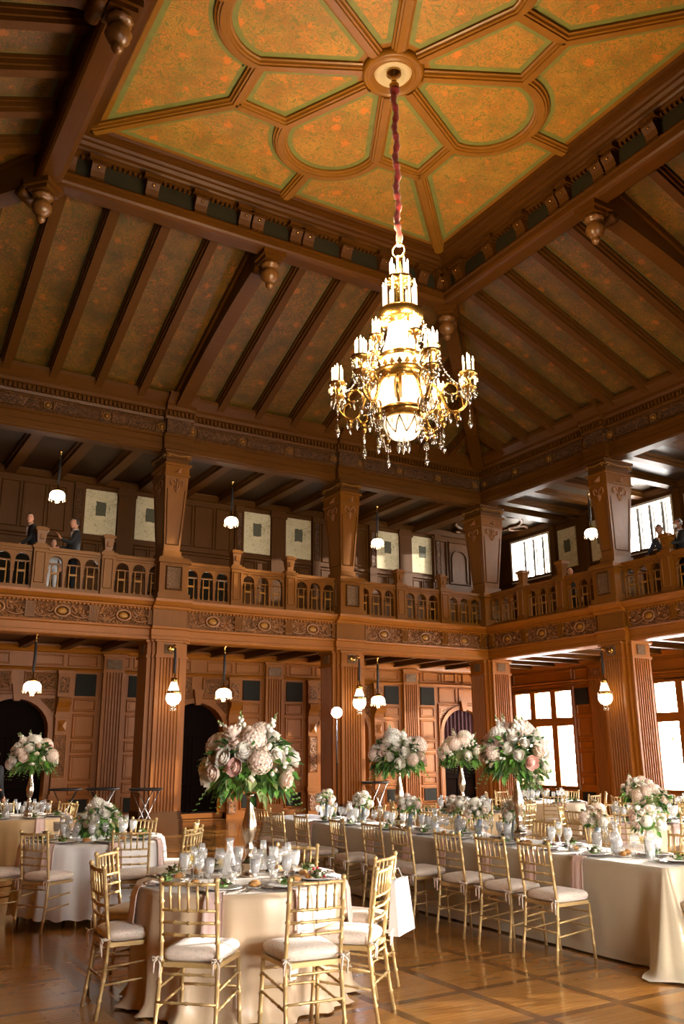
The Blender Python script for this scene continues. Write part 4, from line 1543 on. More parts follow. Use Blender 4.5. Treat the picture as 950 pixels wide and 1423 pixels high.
        arm.lathe(.94, 0, [(.02, 6.50), (.06, 6.56), (.11, 6.60), (.115, 6.62), (.03, 6.63), (.03, 6.72), (.07, 6.76), (.13, 6.80), (.135, 6.83), (.02, 6.84)], 14)
        arm.lathe(.76, 0, [(.0, 6.12), (.03, 6.15), (.05, 6.2), (.02, 6.26)], 8)
        arm.lathe(.56, 0, [(.0, 6.02), (.03, 6.05), (.055, 6.11), (.02, 6.20)], 8)
        o = arm.build('arm', M['brass'], t)
        cd = MB(Rm)
        cluster(cd, o, .94, 0, 6.83, 5, .075, .17)
        cluster(cd, o, .94, 0, 6.62, 2, .09, .09, False)
        cr2 = MB(Rm); cr2.smooth = True
        for q in range(9):
            b_ = 2 * PI * q / 9
            drop_mb(cr2, .94 + .12 * math.cos(b_), .12 * math.sin(b_), 6.80, 1.1)
            drop_mb(cr2, .94 + .10 * math.cos(b_), .10 * math.sin(b_), 6.60, 1.3)
        for (x, z, s_) in ((.94, 6.50, 1.4), (.76, 6.14, 1.0), (.66, 6.26, 1.6), (.80, 6.25, 1.2), (.56, 6.02, 1.3), (.70, 6.52, 1.0), (.48, 6.2, 1.4)):
            drop_mb(cr2, x, .0, z, s_); drop_mb(cr2, x, .035, z - .02, s_ * .8); drop_mb(cr2, x, -.035, z - .02, s_ * .8)
        cr2.lathe(.94, 0, [(.004, 6.5), (.004, 6.16)], 4); drop_mb(cr2, .94, 0, 6.20, 1.9)
        cr2.lathe(.56, 0, [(.004, 6.02), (.004, 5.84)], 4); drop_mb(cr2, .56, 0, 5.86, 1.9)
        for q in range(26):                                   # bead rope down to the arm
            u = q / 25
            x = .36 + .56 * u; z = 7.66 + (6.66 - 7.66) * u - .30 * math.sin(PI * u)
            cr2.sphere((x, .02, z), .014, 5, 4); 
            if q % 2: cr2.sphere((x - .05, -.03, z - .02), .012, 5, 4)
        for q in range(12):
            u = q / 11
            cr2.sphere((.50 + .4 * u, 0, 6.72 - .20 * math.sin(PI * u)), .014, 5, 4)
        prop(cr2.build('crystal_beads', M['crystal'], o), kind='stuff')
    # four short upper arms
    for j in range(5):
        a = 2 * PI * j / 5 + .75
        Rm = Matrix.Rotation(a, 4, 'Z')
        arm = MB(Rm); arm.smooth = True
        arm.tube([(x, 0, z) for x, z in ((.30, 7.12), (.40, 7.02), (.48, 7.06), (.50, 7.18), (.46, 7.28))], [.018, .018, .016, .015, .014], 6)
        arm.lathe(.47, 0, [(.02, 7.24), (.06, 7.30), (.10, 7.33), (.105, 7.36), (.02, 7.37)], 12)
        o = arm.build('upper_arm', M['brass'], t)
        cd = MB(Rm)
        cluster(cd, o, .47, 0, 7.36, 4, .06, .15)
        cr2 = MB(Rm); cr2.smooth = True
        for q in range(8):
            b_ = 2 * PI * q / 8; drop_mb(cr2, .47 + .09 * math.cos(b_), .09 * math.sin(b_), 7.33, 1.2)
        prop(cr2.build('crystal_beads', M['crystal'], o), kind='stuff')
        POINTS.append(((CHX + .47 * math.cos(a), CHY + .47 * math.sin(a), 7.62), 1.0, .06, 'c'))
    for j in range(6):
        a = 2 * PI * j / 6 + .33
        POINTS.append(((CHX + .94 * math.cos(a), CHY + .94 * math.sin(a), 7.12), 1.0, .06, 'c'))
    return t
chandelier()


# ------------------------------------------------------------------ hanging lamps
def make_dome(label, group):
    """small crystal dome on a dark cord; origin at its hook"""
    t = thing('pendant_lamp', label, 'lamp', group=group)
    m = MB(); m.smooth = True; m.lathe(0, 0, [(.03, 0), (.035, -.02), (.012, -.05), (.012, -.14), (.02, -.16), (.008, -.18)], 8); m.build('hook', M['brass'], t)
    m = MB(); m.smooth = True; m.tube([(0, 0, -.16), (.006, 0, -.45), (-.004, 0, -.80)], [.018, .028, .022], 7); m.build('cord', M['black'], t)
    m = MB(); m.smooth = True; m.lathe(0, 0, [(.01, -.80), (.012, -.92), (.06, -.94), (.07, -.99), (.05, -1.0)], 10); m.build('gallery', M['brass'], t)
    m = MB(); m.smooth = True
    m.lathe(0, 0, [(.05, -.98), (.10, -1.0), (.135, -1.05), (.145, -1.10), (.135, -1.15), (.10, -1.18), (0, -1.19)], 16); m.build('glass_dome', M['lamp'], t)
    m = MB(); m.smooth = True
    for j in range(12):
        a = 2 * PI * j / 12; drop_mb(m, .145 * math.cos(a), .145 * math.sin(a), -1.13, .9)
    for j in range(5):
        a = 2 * PI * j / 5; drop_mb(m, .03 * math.cos(a), .03 * math.sin(a), -1.18, .9)
    prop(m.build('crystal_fringe', M['crystal'], t), kind='stuff')
    return t


def make_globe(label, group):
    """bracket lamp: origin at the bracket on the pier face, lamp hangs at local y=-.3"""
    t = thing('bracket_lamp', label, 'lamp', group=group)
    m = MB(); m.smooth = True
    m.sphere((0, -.02, 0), .07, 10, 6, (1, .5, 1))
    m.tube([(0, -.02, 0), (.0, -.10, .03), (0, -.2, .06), (0, -.27, .03), (0, -.28, -.02)], .016, 6)
    m.tube([(0, -.2, .06), (0, -.22, .0), (0, -.18, -.02)], .012, 5)
    m.build('bracket', M['brass'], t)
    m = MB(); m.smooth = True; m.tube([(0, -.28, -.02), (.006, -.28, -.3), (0, -.28, -.52)], [.015, .03, .025], 7); m.build('cord', M['black'], t)
    m = MB(); m.smooth = True; m.lathe(0, -.28, [(.01, -.50), (.012, -.60), (.06, -.62), (.065, -.69), (.05, -.70)], 10)
    m.lathe(0, -.28, [(.10, -.86), (.118, -.87), (.12, -.92), (.11, -.93)], 14); m.build('gallery', M['brass'], t)
    m = MB(); m.smooth = True
    m.lathe(0, -.28, [(.05, -.70), (.075, -.78), (.10, -.87)], 14); m.build('neck_glass', M['lamp'], t)
    m = MB(); m.smooth = True
    m.lathe(0, -.28, [(.118, -.93), (.135, -.98), (.13, -1.05), (.09, -1.12), (.03, -1.15), (0, -1.155)], 16); m.build('glass_bowl', M['lamp'], t)
    m = MB(); m.smooth = True
    for j in range(5):
        a = 2 * PI * j / 5; drop_mb(m, .04 * math.cos(a), -.28 + .04 * math.sin(a), -1.15, 1.0)
    for j in range(8):
        a = 2 * PI * j / 8; drop_mb(m, .13 * math.cos(a), -.28 + .13 * math.sin(a), -.88, .7)
    prop(m.build('crystal_fringe', M['crystal'], t), kind='stuff')
    return t
D0 = None
GL = 'small crystal dome lamps on cords'
for (x, y, z, lab_) in ((3.93, 18.95, 4.10, 'crystal dome lamp hanging by the big dark arch, nearest the leftmost tall flowers'),
                        (8.19, 18.95, 4.08, 'crystal dome lamp hanging above the tallest rose arrangement'),
                        (12.44, 18.95, 4.02, 'crystal dome lamp hanging next to the globe lamp of the middle pier'),
                        (4.38, 20.2, 8.60, 'crystal dome lamp in the upper gallery above the two men in suits'),
                        (8.85, 20.3, 8.58, 'crystal dome lamp in the upper gallery beside the dark doorway'),
                        (13.4, 20.3, 8.54, 'crystal dome lamp in the upper gallery below the chandelier drops'),
                        (17.0, 15.60, 8.25, 'crystal dome lamp half behind the tapered column on the window side')):
    grp = GL
    if D0 is None: D0 = o = make_dome(lab_, grp)
    else: o = dup(D0, label=lab_, group=grp)
    o.location = (x, y, z); o.scale = (1.25, 1.25, 1.0)
    POINTS.append(((x, y, z - 1.30), 1.0, .10, 'd'))
G0 = None
for (x, y, z, rz, lab_) in ((6.73, 18.585, 3.90, 0, 'globe lamp on a brass bracket, on the pier beside the dark archway'),
                            (11.45, 18.585, 3.90, 0, 'globe lamp on a brass bracket, on the pier behind the flash stand'),
                            (15.815, 14.22, 3.90, -PI / 2, 'globe lamp on a brass bracket, on the pier between the tall windows')):
    if G0 is None: G0 = o = make_globe(lab_, 'globe lamps on pier brackets')
    else: o = dup(G0, label=lab_)
    o.location = (x, y, z); o.rotation_euler = (0, 0, rz); o.scale = (1.2, 1.15, 1.08)
    dx, dy = (0, -.30) if rz == 0 else (-.30, 0)
    POINTS.append(((x + dx * 1.35, y + dy * 1.35, z - 1.02), 1.0, .10, 'g'))

# flash on its stand
t = thing('light_stand', 'tall black stand carrying a blazing photographic flash before the middle pier', 'light stand', (10.54, 17.8, 0))
m = MB(); m.smooth = True
m.lathe(0, 0, [(.014, .25), (.014, 1.4), (.022, 1.4), (.022, 1.45), (.011, 1.46), (.011, 2.45)], 8)
m.build('pole', M['iron'], t)
for j in range(3):
    a = 2 * PI * j / 3 + .4
    m = MB(); m.tube([(0, 0, .55), (.45 * math.cos(a), .45 * math.sin(a), .01)], .010, 5); m.tube([(0, 0, .25), (.25 * math.cos(a), .25 * math.sin(a), .24)], .007, 4)
    m.build('leg', M['iron'], t)
h = thing('flash_head', 'x', 'x'); del h['label']; del h['category']; bpy.data.objects.remove(h)
t2 = MB(Matrix.Translation((0, 0, 2.55)) @ Matrix.Rotation(math.atan2(-17.8, -10.54) - PI / 2 + PI, 4, 'Z'))
t2.box(-.05, 0, -.10, .05, .12, .10); t2.prism([(.13 * math.cos(PI * i / 8), .13 * math.sin(PI * i / 8)) for i in range(16)], 'y', -.02, 0); t2.cm = 1; t2.prism([(.12 * math.cos(PI * i / 8), .12 * math.sin(PI * i / 8)) for i in range(16)], 'y', -.024, -.02)
t2.build('flash_head', [M['iron'], M['strobe']], t)
# ------------------------------------------------------------------ gold bamboo chairs
def bamboo(mb, pts, r, ring=.11, n=6, r1=None):
    """tube with bamboo nodes along a polyline"""
    pts = [Vector(p) for p in pts]
    segs = [(pts[i + 1] - pts[i]).length for i in range(len(pts) - 1)]
    tot = sum(segs)
    k = max(2, round(tot / ring))
    def at(t):
        d = t * tot
        for i, s_ in enumerate(segs):
            if d <= s_ or i == len(segs) - 1: return pts[i].lerp(pts[i + 1], min(1, d / s_))
            d -= s_
    ts = [(0, 1.0)]
    for i in range(1, k):
        c = i / k; e = .011 / tot
        ts += [(c - e, .88), (c, 1.36), (c + e, .88)]
    for i in range(1, len(pts) - 1):
        ts.append((sum(segs[:i]) / tot, 1.0))
    ts.append((1, 1.0))
    ts.sort()
    P = [at(t) for t, _ in ts]; R = [r * q if r1 is None else (r + (r1 - r) * t) * q for t, q in ts]
    mb.tube(P, R, n)


def rail_curve(x0, x1, y, z, r, n=5, dip=0.0):
    return [(x0 + (x1 - x0) * i / n, y - dip * math.sin(PI * i / n), z) for i in range(n + 1)]


def chair_parts(t):
    G = M['gold_paint']
    def bk(z): return -.185 - max(0, z - .45) * .13          # rake of the back
    for sg in (-1, 1):
        m = MB(); m.smooth = True
        bamboo(m, [(sg * .19, -.245, 0), (sg * .185, -.205, .25), (sg * .18, bk(.45), .45), (sg * .178, bk(.7), .7), (sg * .178, bk(.905), .905)], .0145)
        m.sphere((sg * .178, bk(.915), .918), .018, 7, 5)
        m.build('leg', G, t)
        m = MB(); m.smooth = True
        bamboo(m, [(sg * .195, .205, 0), (sg * .185, .180, .425)], .0145)
        m.build('leg', G, t)
    for z, nm in ((.895, 'top_rail'), (.745, 'back_rail'), (.675, 'back_rail'), (.605, 'back_rail')):
        m = MB(); m.smooth = True
        bamboo(m, [(-.178, bk(z), z), (0, bk(z) - .018, z), (.178, bk(z), z)], .0125 if z > .8 else .0105, .09)
        m.build(nm, G, t)
    for i in range(5):
        x = -.178 + .356 * (i + 1) / 6
        m = MB(); m.smooth = True
        dd = .016 * (1 - (x / .178) ** 2)
        bamboo(m, [(x, bk(.745) - dd, .748), (x, bk(.89) - dd, .89)], .0085, .07, 5)
        m.build('spindle', G, t)
    # seat
    def outline(wf, wb, d, n=4, rc=.04):
        return [(-wb, -d + .01), (-wb + .03, -d - .01), (wb - .03, -d - .01), (wb, -d + .01), (wf, d - rc), (wf - rc, d + .008), (-wf + rc, d + .008), (-wf, d - rc)]
    m = MB(); m.prism(outline(.205, .19, .195), 'z', .425, .452); m.build('seat', G, t)
    for (z1, z2) in ((.20, .23), (.305, .335)):
        for sg in (-1, 1):
            m = MB(); m.smooth = True
            yb = -.245 + .04 * z1 / .25
            bamboo(m, [(sg * .188, yb, z1), (sg * .19, .195, z2)], .009, .10, 5); m.build('stretcher', G, t)
    for z in (.215, .325):
        m = MB(); m.smooth = True; bamboo(m, [(-.188, .192, z + .03), (.188, .192, z + .03)], .009, .10, 5); m.build('stretcher', G, t)
    m = MB(); m.smooth = True; bamboo(m, [(-.187, -.215, .235), (.187, -.215, .235)], .009, .10, 5); m.build('stretcher', G, t)
    m = MB(); m.smooth = True; bamboo(m, [(-.182, -.19, .385), (.182, -.19, .385)], .009, .10, 5); m.build('stretcher', G, t)
    # cushion : soft slab from stacked rounded outlines
    m = MB(); m.smooth = True
    layers = [(.455, .93), (.468, 1.0), (.490, 1.03), (.508, 1.0), (.522, .90), (.530, .70), (.533, .40)]
    n = 28; vs = []
    for z, s_ in layers:
        for i in range(n):
            a = 2 * PI * i / n
            ca, sa = math.cos(a), math.sin(a)
            e = .34
            x = .20 * math.copysign(abs(ca) ** e, ca); y = .195 * math.copysign(abs(sa) ** e, sa)
            w_ = (.97 + .05 * (y / .2))
            vs.append((x * s_ * w_, y * s_ + .005, z))
    fs = []
    for j in range(len(layers) - 1):
        for i in range(n):
            i2 = (i + 1) % n
            fs.append((j * n + i, j * n + i2, (j + 1) * n + i2, (j + 1) * n + i))
    fs.append(tuple((len(layers) - 1) * n + i for i in range(n))); fs.append(tuple(range(n - 1, -1, -1)))
    m.add(vs, fs); m.build('cushion', M['cushion'], t)
    for sg in (-1, 1):
        m = MB(); m.smooth = True
        x, y, z = sg * .187, -.205, .475
        m.tube([(x + .02 * math.cos(a), y + .02 * math.sin(a), z) for a in [i * PI / 4 for i in range(8)]], .007, 5, closed=True)
        m.tube([(x, y - .02, z), (x + .02, y - .035, z - .03), (x + .015, y - .03, z - .10)], .006, 4)
        m.tube([(x, y - .02, z), (x - .018, y - .035, z - .02), (x - .022, y - .03, z - .08)], .006, 4)
        m.tube([(x, y - .02, z), (x + .03, y - .04, z + .012), (x + .028, y - .03, z - .012), (x, y - .02, z)], .005, 4)
        m.tube([(x, y - .02, z), (x - .03, y - .04, z + .012), (x - .028, y - .03, z - .012), (x, y - .02, z)], .005, 4)
        m.build('cushion_tie', M['cushion'], t)


CH0 = None
def chair(x, y, face, label, group):
    """face = direction the sitter looks, degrees"""
    global CH0
    rz = math.radians(face - 90)
    if CH0 is None:
        CH0 = thing('bamboo_chair', label, 'chair', (0, 0, 0), 0, group); chair_parts(CH0); o = CH0
    else: o = dup(CH0, label=label, group=group)
    o.location = (x, y, 0.0); o.rotation_euler = (0, 0, rz)
    return o


def chair_back(x, y, face, label, group):
    """same, placed by the middle of the top rail"""
    a = math.radians(face)
    return chair(x + .245 * math.cos(a), y + .245 * math.sin(a), face, label, group)

T1 = (2.92, 6.32); T2 = (2.90, 10.15); T3 = (2.93, 14.25)
T4 = (9.0, 11.35); T5 = (11.9, 12.6); T6 = (9.75, 8.45); T7 = (11.9, 9.9); RT = .76
g = 'gold chairs around the near round table'
chair_back(1.87, 6.41, -2, 'gold bamboo chair side-on at the near table, cushion tied on, nearest the left edge', g)
chair_back(2.18, 7.25, -42, 'gold bamboo chair tucked behind the side-on chair at the near table', g)
chair_back(2.13, 5.37, 47, 'gold bamboo chair with its back to us, pink napkin showing through it', g)
chair_back(2.81, 4.99, 84, 'gold bamboo chair with its back to us, beside the napkin and berry dessert', g)
chair_back(3.49, 5.28, 131, 'gold bamboo chair seen edge-on at the near table, sunlit floor beneath', g)
chair_back(3.83, 5.77, 122, 'gold bamboo chair with a white bag hung behind it', g)
chair_back(3.66, 6.84, 221, 'gold bamboo chair facing us across the near table, behind the champagne flutes', g)
g = 'gold chairs around the white-clothed table'
chair_back(2.10, 9.45, 32, 'gold bamboo chair with its back to us, full white cloth behind its legs', g)
chair_back(2.94, 8.99, 72, 'gold bamboo chair with its back to us at the white table, above another chair', g)
chair_back(3.42, 8.55, 130, 'gold bamboo chair turned side-on whose cushion shows just above the near table', g)
chair_back(3.62, 9.05, 128, 'gold bamboo chair with bright slanting rails standing alone on the open floor', g)
chair_back(3.92, 9.72, 152, 'gold bamboo chair behind the one with bright slanting rails', g)
chair_back(3.62, 10.62, 212, 'gold bamboo chair on the far side of the white table, below the fluted pier', g)
chair_back(1.75, 10.1, 2, 'gold bamboo chair cut off by the picture edge, cushion toward the white table', g)
chair_back(3.05, 11.5, 262, 'gold bamboo chair behind the low white rose centrepiece', g)
g = 'gold chairs around the table with the leftmost tall flowers'
chair_back(1.95, 11.9, 70, 'gold bamboo chair with bright rails cut off by the left picture edge', g)
chair_back(3.72, 14.2, 180, 'gold bamboo chair under the tray stands, beyond the low roses', g)
chair_back(2.9, 15.5, 268, 'gold bamboo chair behind the leftmost tall vase, in front of the waiter', g)
chair_back(3.45, 15.3, 240, 'gold bamboo chair just beyond the leftmost tall vase', g)
chair_back(3.8, 14.9, 215, 'narrow-looking gold bamboo chair right of the leftmost tall vase', g)
chair_back(2.0, 13.2, 45, 'gold bamboo chair on the near side of the gold-clothed table', g)
g = 'gold chairs along the aisle side of the long table'
names = ['nearest the cloth corner', 'second from the cloth corner', 'third from the cloth corner', 'fourth from the cloth corner', 'fifth from the cloth corner',
         'sixth from the cloth corner', 'seventh from the cloth corner', 'eighth from the cloth corner', 'ninth from the cloth corner']
rr = random.Random(5)
for i, y in enumerate((5.92, 6.50, 7.12, 7.85, 8.48, 9.22, 10.05, 10.72)):
    chair_back(5.42 + rr.uniform(-.03, .03), y, rr.uniform(-5, 5), 'gold bamboo chair on the aisle side of the long table, ' + names[i].replace(' the cloth', ' its'), g)
chair_back(5.62, 11.55, 12, 'gold bamboo chair at the far end of the long table, turned slightly', g)
chair(6.22, 4.78, 90, 'gold bamboo chair at the near end of the long table, cut off by the edge', 'chairs at the ends of the long table')
g = 'gold chairs on the window side of the long table'
far = ['nearest', 'second', 'third', 'fourth', 'fifth', 'sixth', 'seventh', 'eighth']
for i, y in enumerate((5.72, 6.72, 7.66, 8.25, 8.95, 9.65, 10.4, 11.1)):
    chair_back(7.16 + rr.uniform(-.05, .08), y, 180 + rr.uniform(-8, 8), 'gold chair on the window side of the long table, %s from its near end' % far[i], g)
for T, nm, phis in ((T4, 'table with the smallest tall arrangement', (100, 150, 200, 245, 290, 340, 30)),
                    (T5, 'table before the first tall window', (95, 140, 190, 235, 280, 325, 20)),
                    (T6, 'table with the blush centrepiece', (118, 165, 212, 255, 300, 20, 70)),
                    (T7, 'farthest table by the windows', (150, 195, 240, 290, 20, 80))):
    od = ['facing the window wall', 'with its back to the corner', 'on its aisle side', 'nearest us', 'toward the long table', 'on its window side', 'on its far side']
    for i, ph in enumerate(phis):
        a = math.radians(ph)
        R = 1.10 + rr.uniform(-.05, .06)
        chair_back(T[0] + R * math.cos(a), T[1] + R * math.sin(a), ph + 180 + rr.uniform(-12, 12),
                   'gold chair at the %s, %s' % (nm, od[i]), 'gold chairs at the ' + nm)
# ------------------------------------------------------------------ tables and cloths
TZ = .76
def round_table(c, r, mat, label_cloth, folds, drop, flare=.03, seed=1, low=.012, group='cloths of the round tables', tgroup='round tables under their cloths', tlabel='round table'):
    t = thing('round_table', tlabel, 'table', (c[0], c[1], 0), 0, tgroup)
    m = MB(); m.lathe(0, 0, [(r - .01, TZ - .03), (r - .005, TZ - .015), (r - .01, TZ - .004)], 40); m.build('tabletop', M['wood'], t)
    for j in range(4):
        a = PI / 4 + j * PI / 2
        m = MB(); m.tube([(.45 * math.cos(a), .45 * math.sin(a), TZ - .03), (.52 * math.cos(a), .52 * math.sin(a), 0)], .016, 6); m.build('leg', M['iron'], t)
    rr = random.Random(seed)
    n = 168; rows = 22
    comps = [(2 * folds // 2, 1.0, rr.uniform(0, 6)), (folds // 2 + 1, .6, rr.uniform(0, 6)), (folds * 2 - 3, .35, rr.uniform(0, 6)), (3, .5, rr.uniform(0, 6))]
    vs = [(0, 0, TZ + .002)]; fs = []
    rings = []
    for q in (.4, .75, .95, 1.0):
        rings.append([(r * q * math.cos(2 * PI * i / n), r * q * math.sin(2 * PI * i / n), TZ + .003) for i in range(n)])
    for j in range(1, rows + 1):
        u = j / rows
        ring = []
        for i in range(n):
            a = 2 * PI * i / n
            w = sum(A * (1 - 2 * abs(math.sin((k * a + p + .8 * math.sin(2 * a + u * 1.2)) / 2)) ** .8) for k, A, p in comps[:3]) / 1.6
            z = TZ + .003 - (TZ - low) * u * (drop)
            amp = .010 + .075 * u ** .9
            rad = r + .012 * min(1, u * 8) + flare * u + amp * (w * .6 + .25)
            if drop >= 1 and u > .90:                  # spills on to the floor
                k_ = (u - .90) / .10
                rad += .07 * k_ * (1 + .6 * w); z = low + (z - low) * (1 - k_) + .018 * max(0, math.sin(folds * a * 1.5)) * (1 - abs(2 * k_ - 1)) + .010 * k_ * max(0, w)
            elif drop < 1:
                z += .012 * math.sin(26 * a) * (u > .97)
            ring.append((rad * math.cos(a), rad * math.sin(a), z))
        rings.append(ring)
    for R in rings: vs += R
    for i in range(n): fs.append((0, 1 + i, 1 + (i + 1) % n))
    for j in range(len(rings) - 1):
        for i in range(n):
            i2 = (i + 1) % n
            fs.append((1 + j * n + i, 1 + (j + 1) * n + i, 1 + (j + 1) * n + i2, 1 + j * n + i2))
    m = MB(); m.smooth = True; m.add(vs, fs)
    o = m.build('tablecloth', mat, loc=(c[0], c[1], 0))
    prop(o, label_cloth, 'tablecloth', group)
    return o
round_table(T1, RT, M['satin'], 'champagne satin cloth falling in deep folds over the nearest round table', 16, 1.0, -.01, 3, tlabel='round table hidden under the nearest champagne satin cloth')
round_table(T2, RT, M['whitecloth'], 'white cloth with scalloped hem on the round table with low white roses', 19, .93, .04, 5, tlabel='round table hidden under the white scalloped cloth')
round_table(T3, RT, M['goldcloth'], 'gold cloth on the round table below the leftmost tall flowers', 17, 1.0, .03, 6, tlabel='round table hidden under the gold cloth at the left')
round_table(T4, RT, M['goldcloth'], 'gold cloth on the round table with the smallest tall arrangement', 17, 1.0, .03, 7, tlabel='round table hidden under the gold cloth in front of the corner arch')
round_table(T5, RT, M['ivorycloth'], 'sunlit ivory cloth on the round table in front of the first tall window', 17, 1.0, .03, 8, tlabel='round table hidden under the ivory cloth by the first tall window')
round_table(T6, RT, M['ivorycloth'], 'ivory cloth on the round table at the right with a blush centrepiece', 15, 1.0, .03, 9, tlabel='round table hidden under the ivory cloth at the right edge')
round_table(T7, RT, M['ivorycloth'], 'ivory cloth on the farthest round table at the right, by the window pier', 15, 1.0, .03, 10, tlabel='round table hidden under the farthest ivory cloth at the right')

LX0, LX1, LY0, LY1 = 5.965, 6.76, 5.02, 12.22
def long_table():
    t = thing('long_table', 'long banquet table hidden under its champagne linen cloth', 'table', (0, 0, 0))
    m = MB(); m.box(LX0 + .012, LY0 + .012, TZ - .03, LX1 - .012, LY1 - .012, TZ - .004); m.build('tabletop', M['wood'], t)
    for x in (LX0 + .1, LX1 - .1):
        for y in (LY0 + .2, (LY0 + LY1) / 2, LY1 - .2):
            m = MB(); m.tube([(x, y, TZ - .03), (x, y, 0)], .016, 6); m.build('leg', M['iron'], t)
    # cloth: walk round the perimeter
    per = []
    def seg(x0, y0, x1, y1, nx, ny, step):
        l = math.hypot(x1 - x0, y1 - y0); k = int(l / step)
        for i in range(k): per.append((x0 + (x1 - x0) * i / k, y0 + (y1 - y0) * i / k, nx, ny, min(i / k * l, (1 - i / k) * l)))
    rc = .03
    def corner(cx, cy, a0):
        for i in range(7):
            a = a0 + PI / 2 * i / 6
            per.append((cx + rc * math.cos(a), cy + rc * math.sin(a), math.cos(a), math.sin(a), 0.0))
    st = .05
    seg(LX0, LY1 - rc, LX0, LY0 + rc, -1, 0, st); corner(LX0 + rc, LY0 + rc, PI)
    seg(LX0 + rc, LY0, LX1 - rc, LY0, 0, -1, .03); corner(LX1 - rc, LY0 + rc, 1.5 * PI)
    seg(LX1, LY0 + rc, LX1, LY1 - rc, 1, 0, st); corner(LX1 - rc, LY1 - rc, 0)
    seg(LX1 - rc, LY1, LX0 + rc, LY1, 0, 1, .03); corner(LX0 + rc, LY1 - rc, PI / 2)
    n = len(per); rows = 16
    vs = []; fs = []
    cx, cy = (LX0 + LX1) / 2, (LY0 + LY1) / 2
    for i, (x, y, nx, ny, dc) in enumerate(per):
        vs.append((x - nx * .02, y - ny * .02, TZ + .003))
    for j in range(rows + 1):
        u = j / rows
        for i, (x, y, nx, ny, dc) in enumerate(per):
            ck = math.exp(-(dc / .11) ** 2)             # corner cascades
            wv = math.sin(y * 3.1 + x * 7) * .5 + math.sin(y * 7.7 + 1.3) * .35 + math.sin(x * 17) * .3
            fold = .014 * u * wv + .006 * math.sin(y * 23 + x * 31) * u
            off = .004 + .006 * u + fold * .6 + ck * (.20 * u ** 1.2) + ck * .04 * u * math.sin(i * 1.9)
            if .10 < dc < .34: off -= .035 * u * math.sin((dc - .10) / .24 * PI)
            if ny < 0 and dc > .12: off *= .45
            z = TZ + .003 - (TZ - .014) * u
            if u > .92:
                k_ = (u - .92) / .08
                off += (.008 + .12 * ck) * k_; z = .012 + .004 * k_ + .02 * ck * abs(math.sin(i * 1.3)) * (1 - k_)
            vs.append((x + nx * off, y + ny * off, z))
    for j in range(rows + 1):
        for i in range(n):
            i2 = (i + 1) % n
            fs.append((j * n + i, (j + 1) * n + i, (j + 1) * n + i2, j * n + i2))
    fs.append(tuple(range(n)))
    m = MB(); m.smooth = True; m.add(vs, fs)
    # creases pressed in the cloth are part of its weave
    o = m.build('tablecloth', M['linen']); prop(o, 'champagne linen cloth draped to the floor over the long table, bunched at its corner', 'tablecloth')
long_table()
# ------------------------------------------------------------------ flowers
def rose_mb():
    m = MB(); m.smooth = True
    rr = random.Random(3)
    m.sphere((0, 0, .05), .62, 10, 7, (1, 1, 1.0))
    for ring, (n, r0, r1, h0, h1) in enumerate(((3, .30, .34, .2, .80), (4, .5, .56, .0, .76), (5, .75, .80, -.25, .62), (6, .95, 1.06, -.5, .36))):
        for j in range(n):
            a = 2 * PI * (j + .5 * ring) / n + rr.uniform(-.15, .15)
            vs = []; fs = []
            w = 2 * PI / n * .72
            for p in range(4):
                u = p / 3
                rad = r0 * .5 + (r1 - r0 * .5) * math.sin(u * PI / 2) * (1.0 if p < 3 else 1.04)
                z = h0 + (h1 - h0) * u - (.10 if p == 3 and ring == 2 else 0)
                for q in range(5):
                    b = a + (q - 2) / 2 * w * (1 - .35 * u * abs(q - 2) / 2)
                    rq = rad * (1 - .10 * abs(q - 2) / 2)
                    vs.append((rq * math.cos(b), rq * math.sin(b), z - .10 * u * (abs(q - 2) / 2) ** 2))
            for p in range(3):
                for q in range(4): fs.append((p * 5 + q, p * 5 + q + 1, (p + 1) * 5 + q + 1, (p + 1) * 5 + q))
            m.add(vs, fs)
    return m


def hydrangea_mb():
    m = MB()
    n = 90
    for i in range(n):
        z = 1 - 1.45 * (i + .5) / n
        r = math.sqrt(max(0, 1 - z * z)); a = i * 2.39996
        c = Vector((r * math.cos(a), r * math.sin(a), z * .85))
        nn = c.normalized(); t = nn.cross(Vector((.3, .2, 1))).normalized(); b = nn.cross(t)
        th = i * 1.3
        for q in range(4):
            an = th + q * PI / 2
            d = t * math.cos(an) + b * math.sin(an); e = t * math.cos(an + PI / 4) + b * math.sin(an + PI / 4); g_ = t * math.cos(an - PI / 4) + b * math.sin(an - PI / 4)
            m.add([c * .97, c + e * .11, c * 1.03 + d * .17, c + g_ * .11], [(0, 1, 2, 3)])
    m.sphere((0, 0, 0), .86, 10, 8, (1, 1, .85))
    return m


def bud_mb():
    m = MB(); m.smooth = True
    m.sphere((0, 0, .1), .6, 8, 6, (1, 1, 1.2))
    for j in range(5):
        a = 2 * PI * j / 5
        m.add([(0, 0, -.5), (.62 * math.cos(a - .5), .62 * math.sin(a - .5), -.1), (.72 * math.cos(a), .72 * math.sin(a), .5), (.62 * math.cos(a + .5), .62 * math.sin(a + .5), -.1)], [(0, 1, 2, 3)])
    return m


def mesh_of(mb, name, mat):
    o = mb.build(name, mat); me = o.data; bpy.data.objects.remove(o); return me
ROSE = {k: mesh_of(rose_mb(), 'rose', M[k]) for k in ('rose_w', 'rose_p', 'rose_b')}
HYD = {k: mesh_of(hydrangea_mb(), 'hydrangea', M[k]) for k in ('rose_w', 'rose_b')}
BUD = {k: mesh_of(bud_mb(), 'spray_bloom', M[k]) for k in ('rose_w', 'rose_b', 'rose_p')}


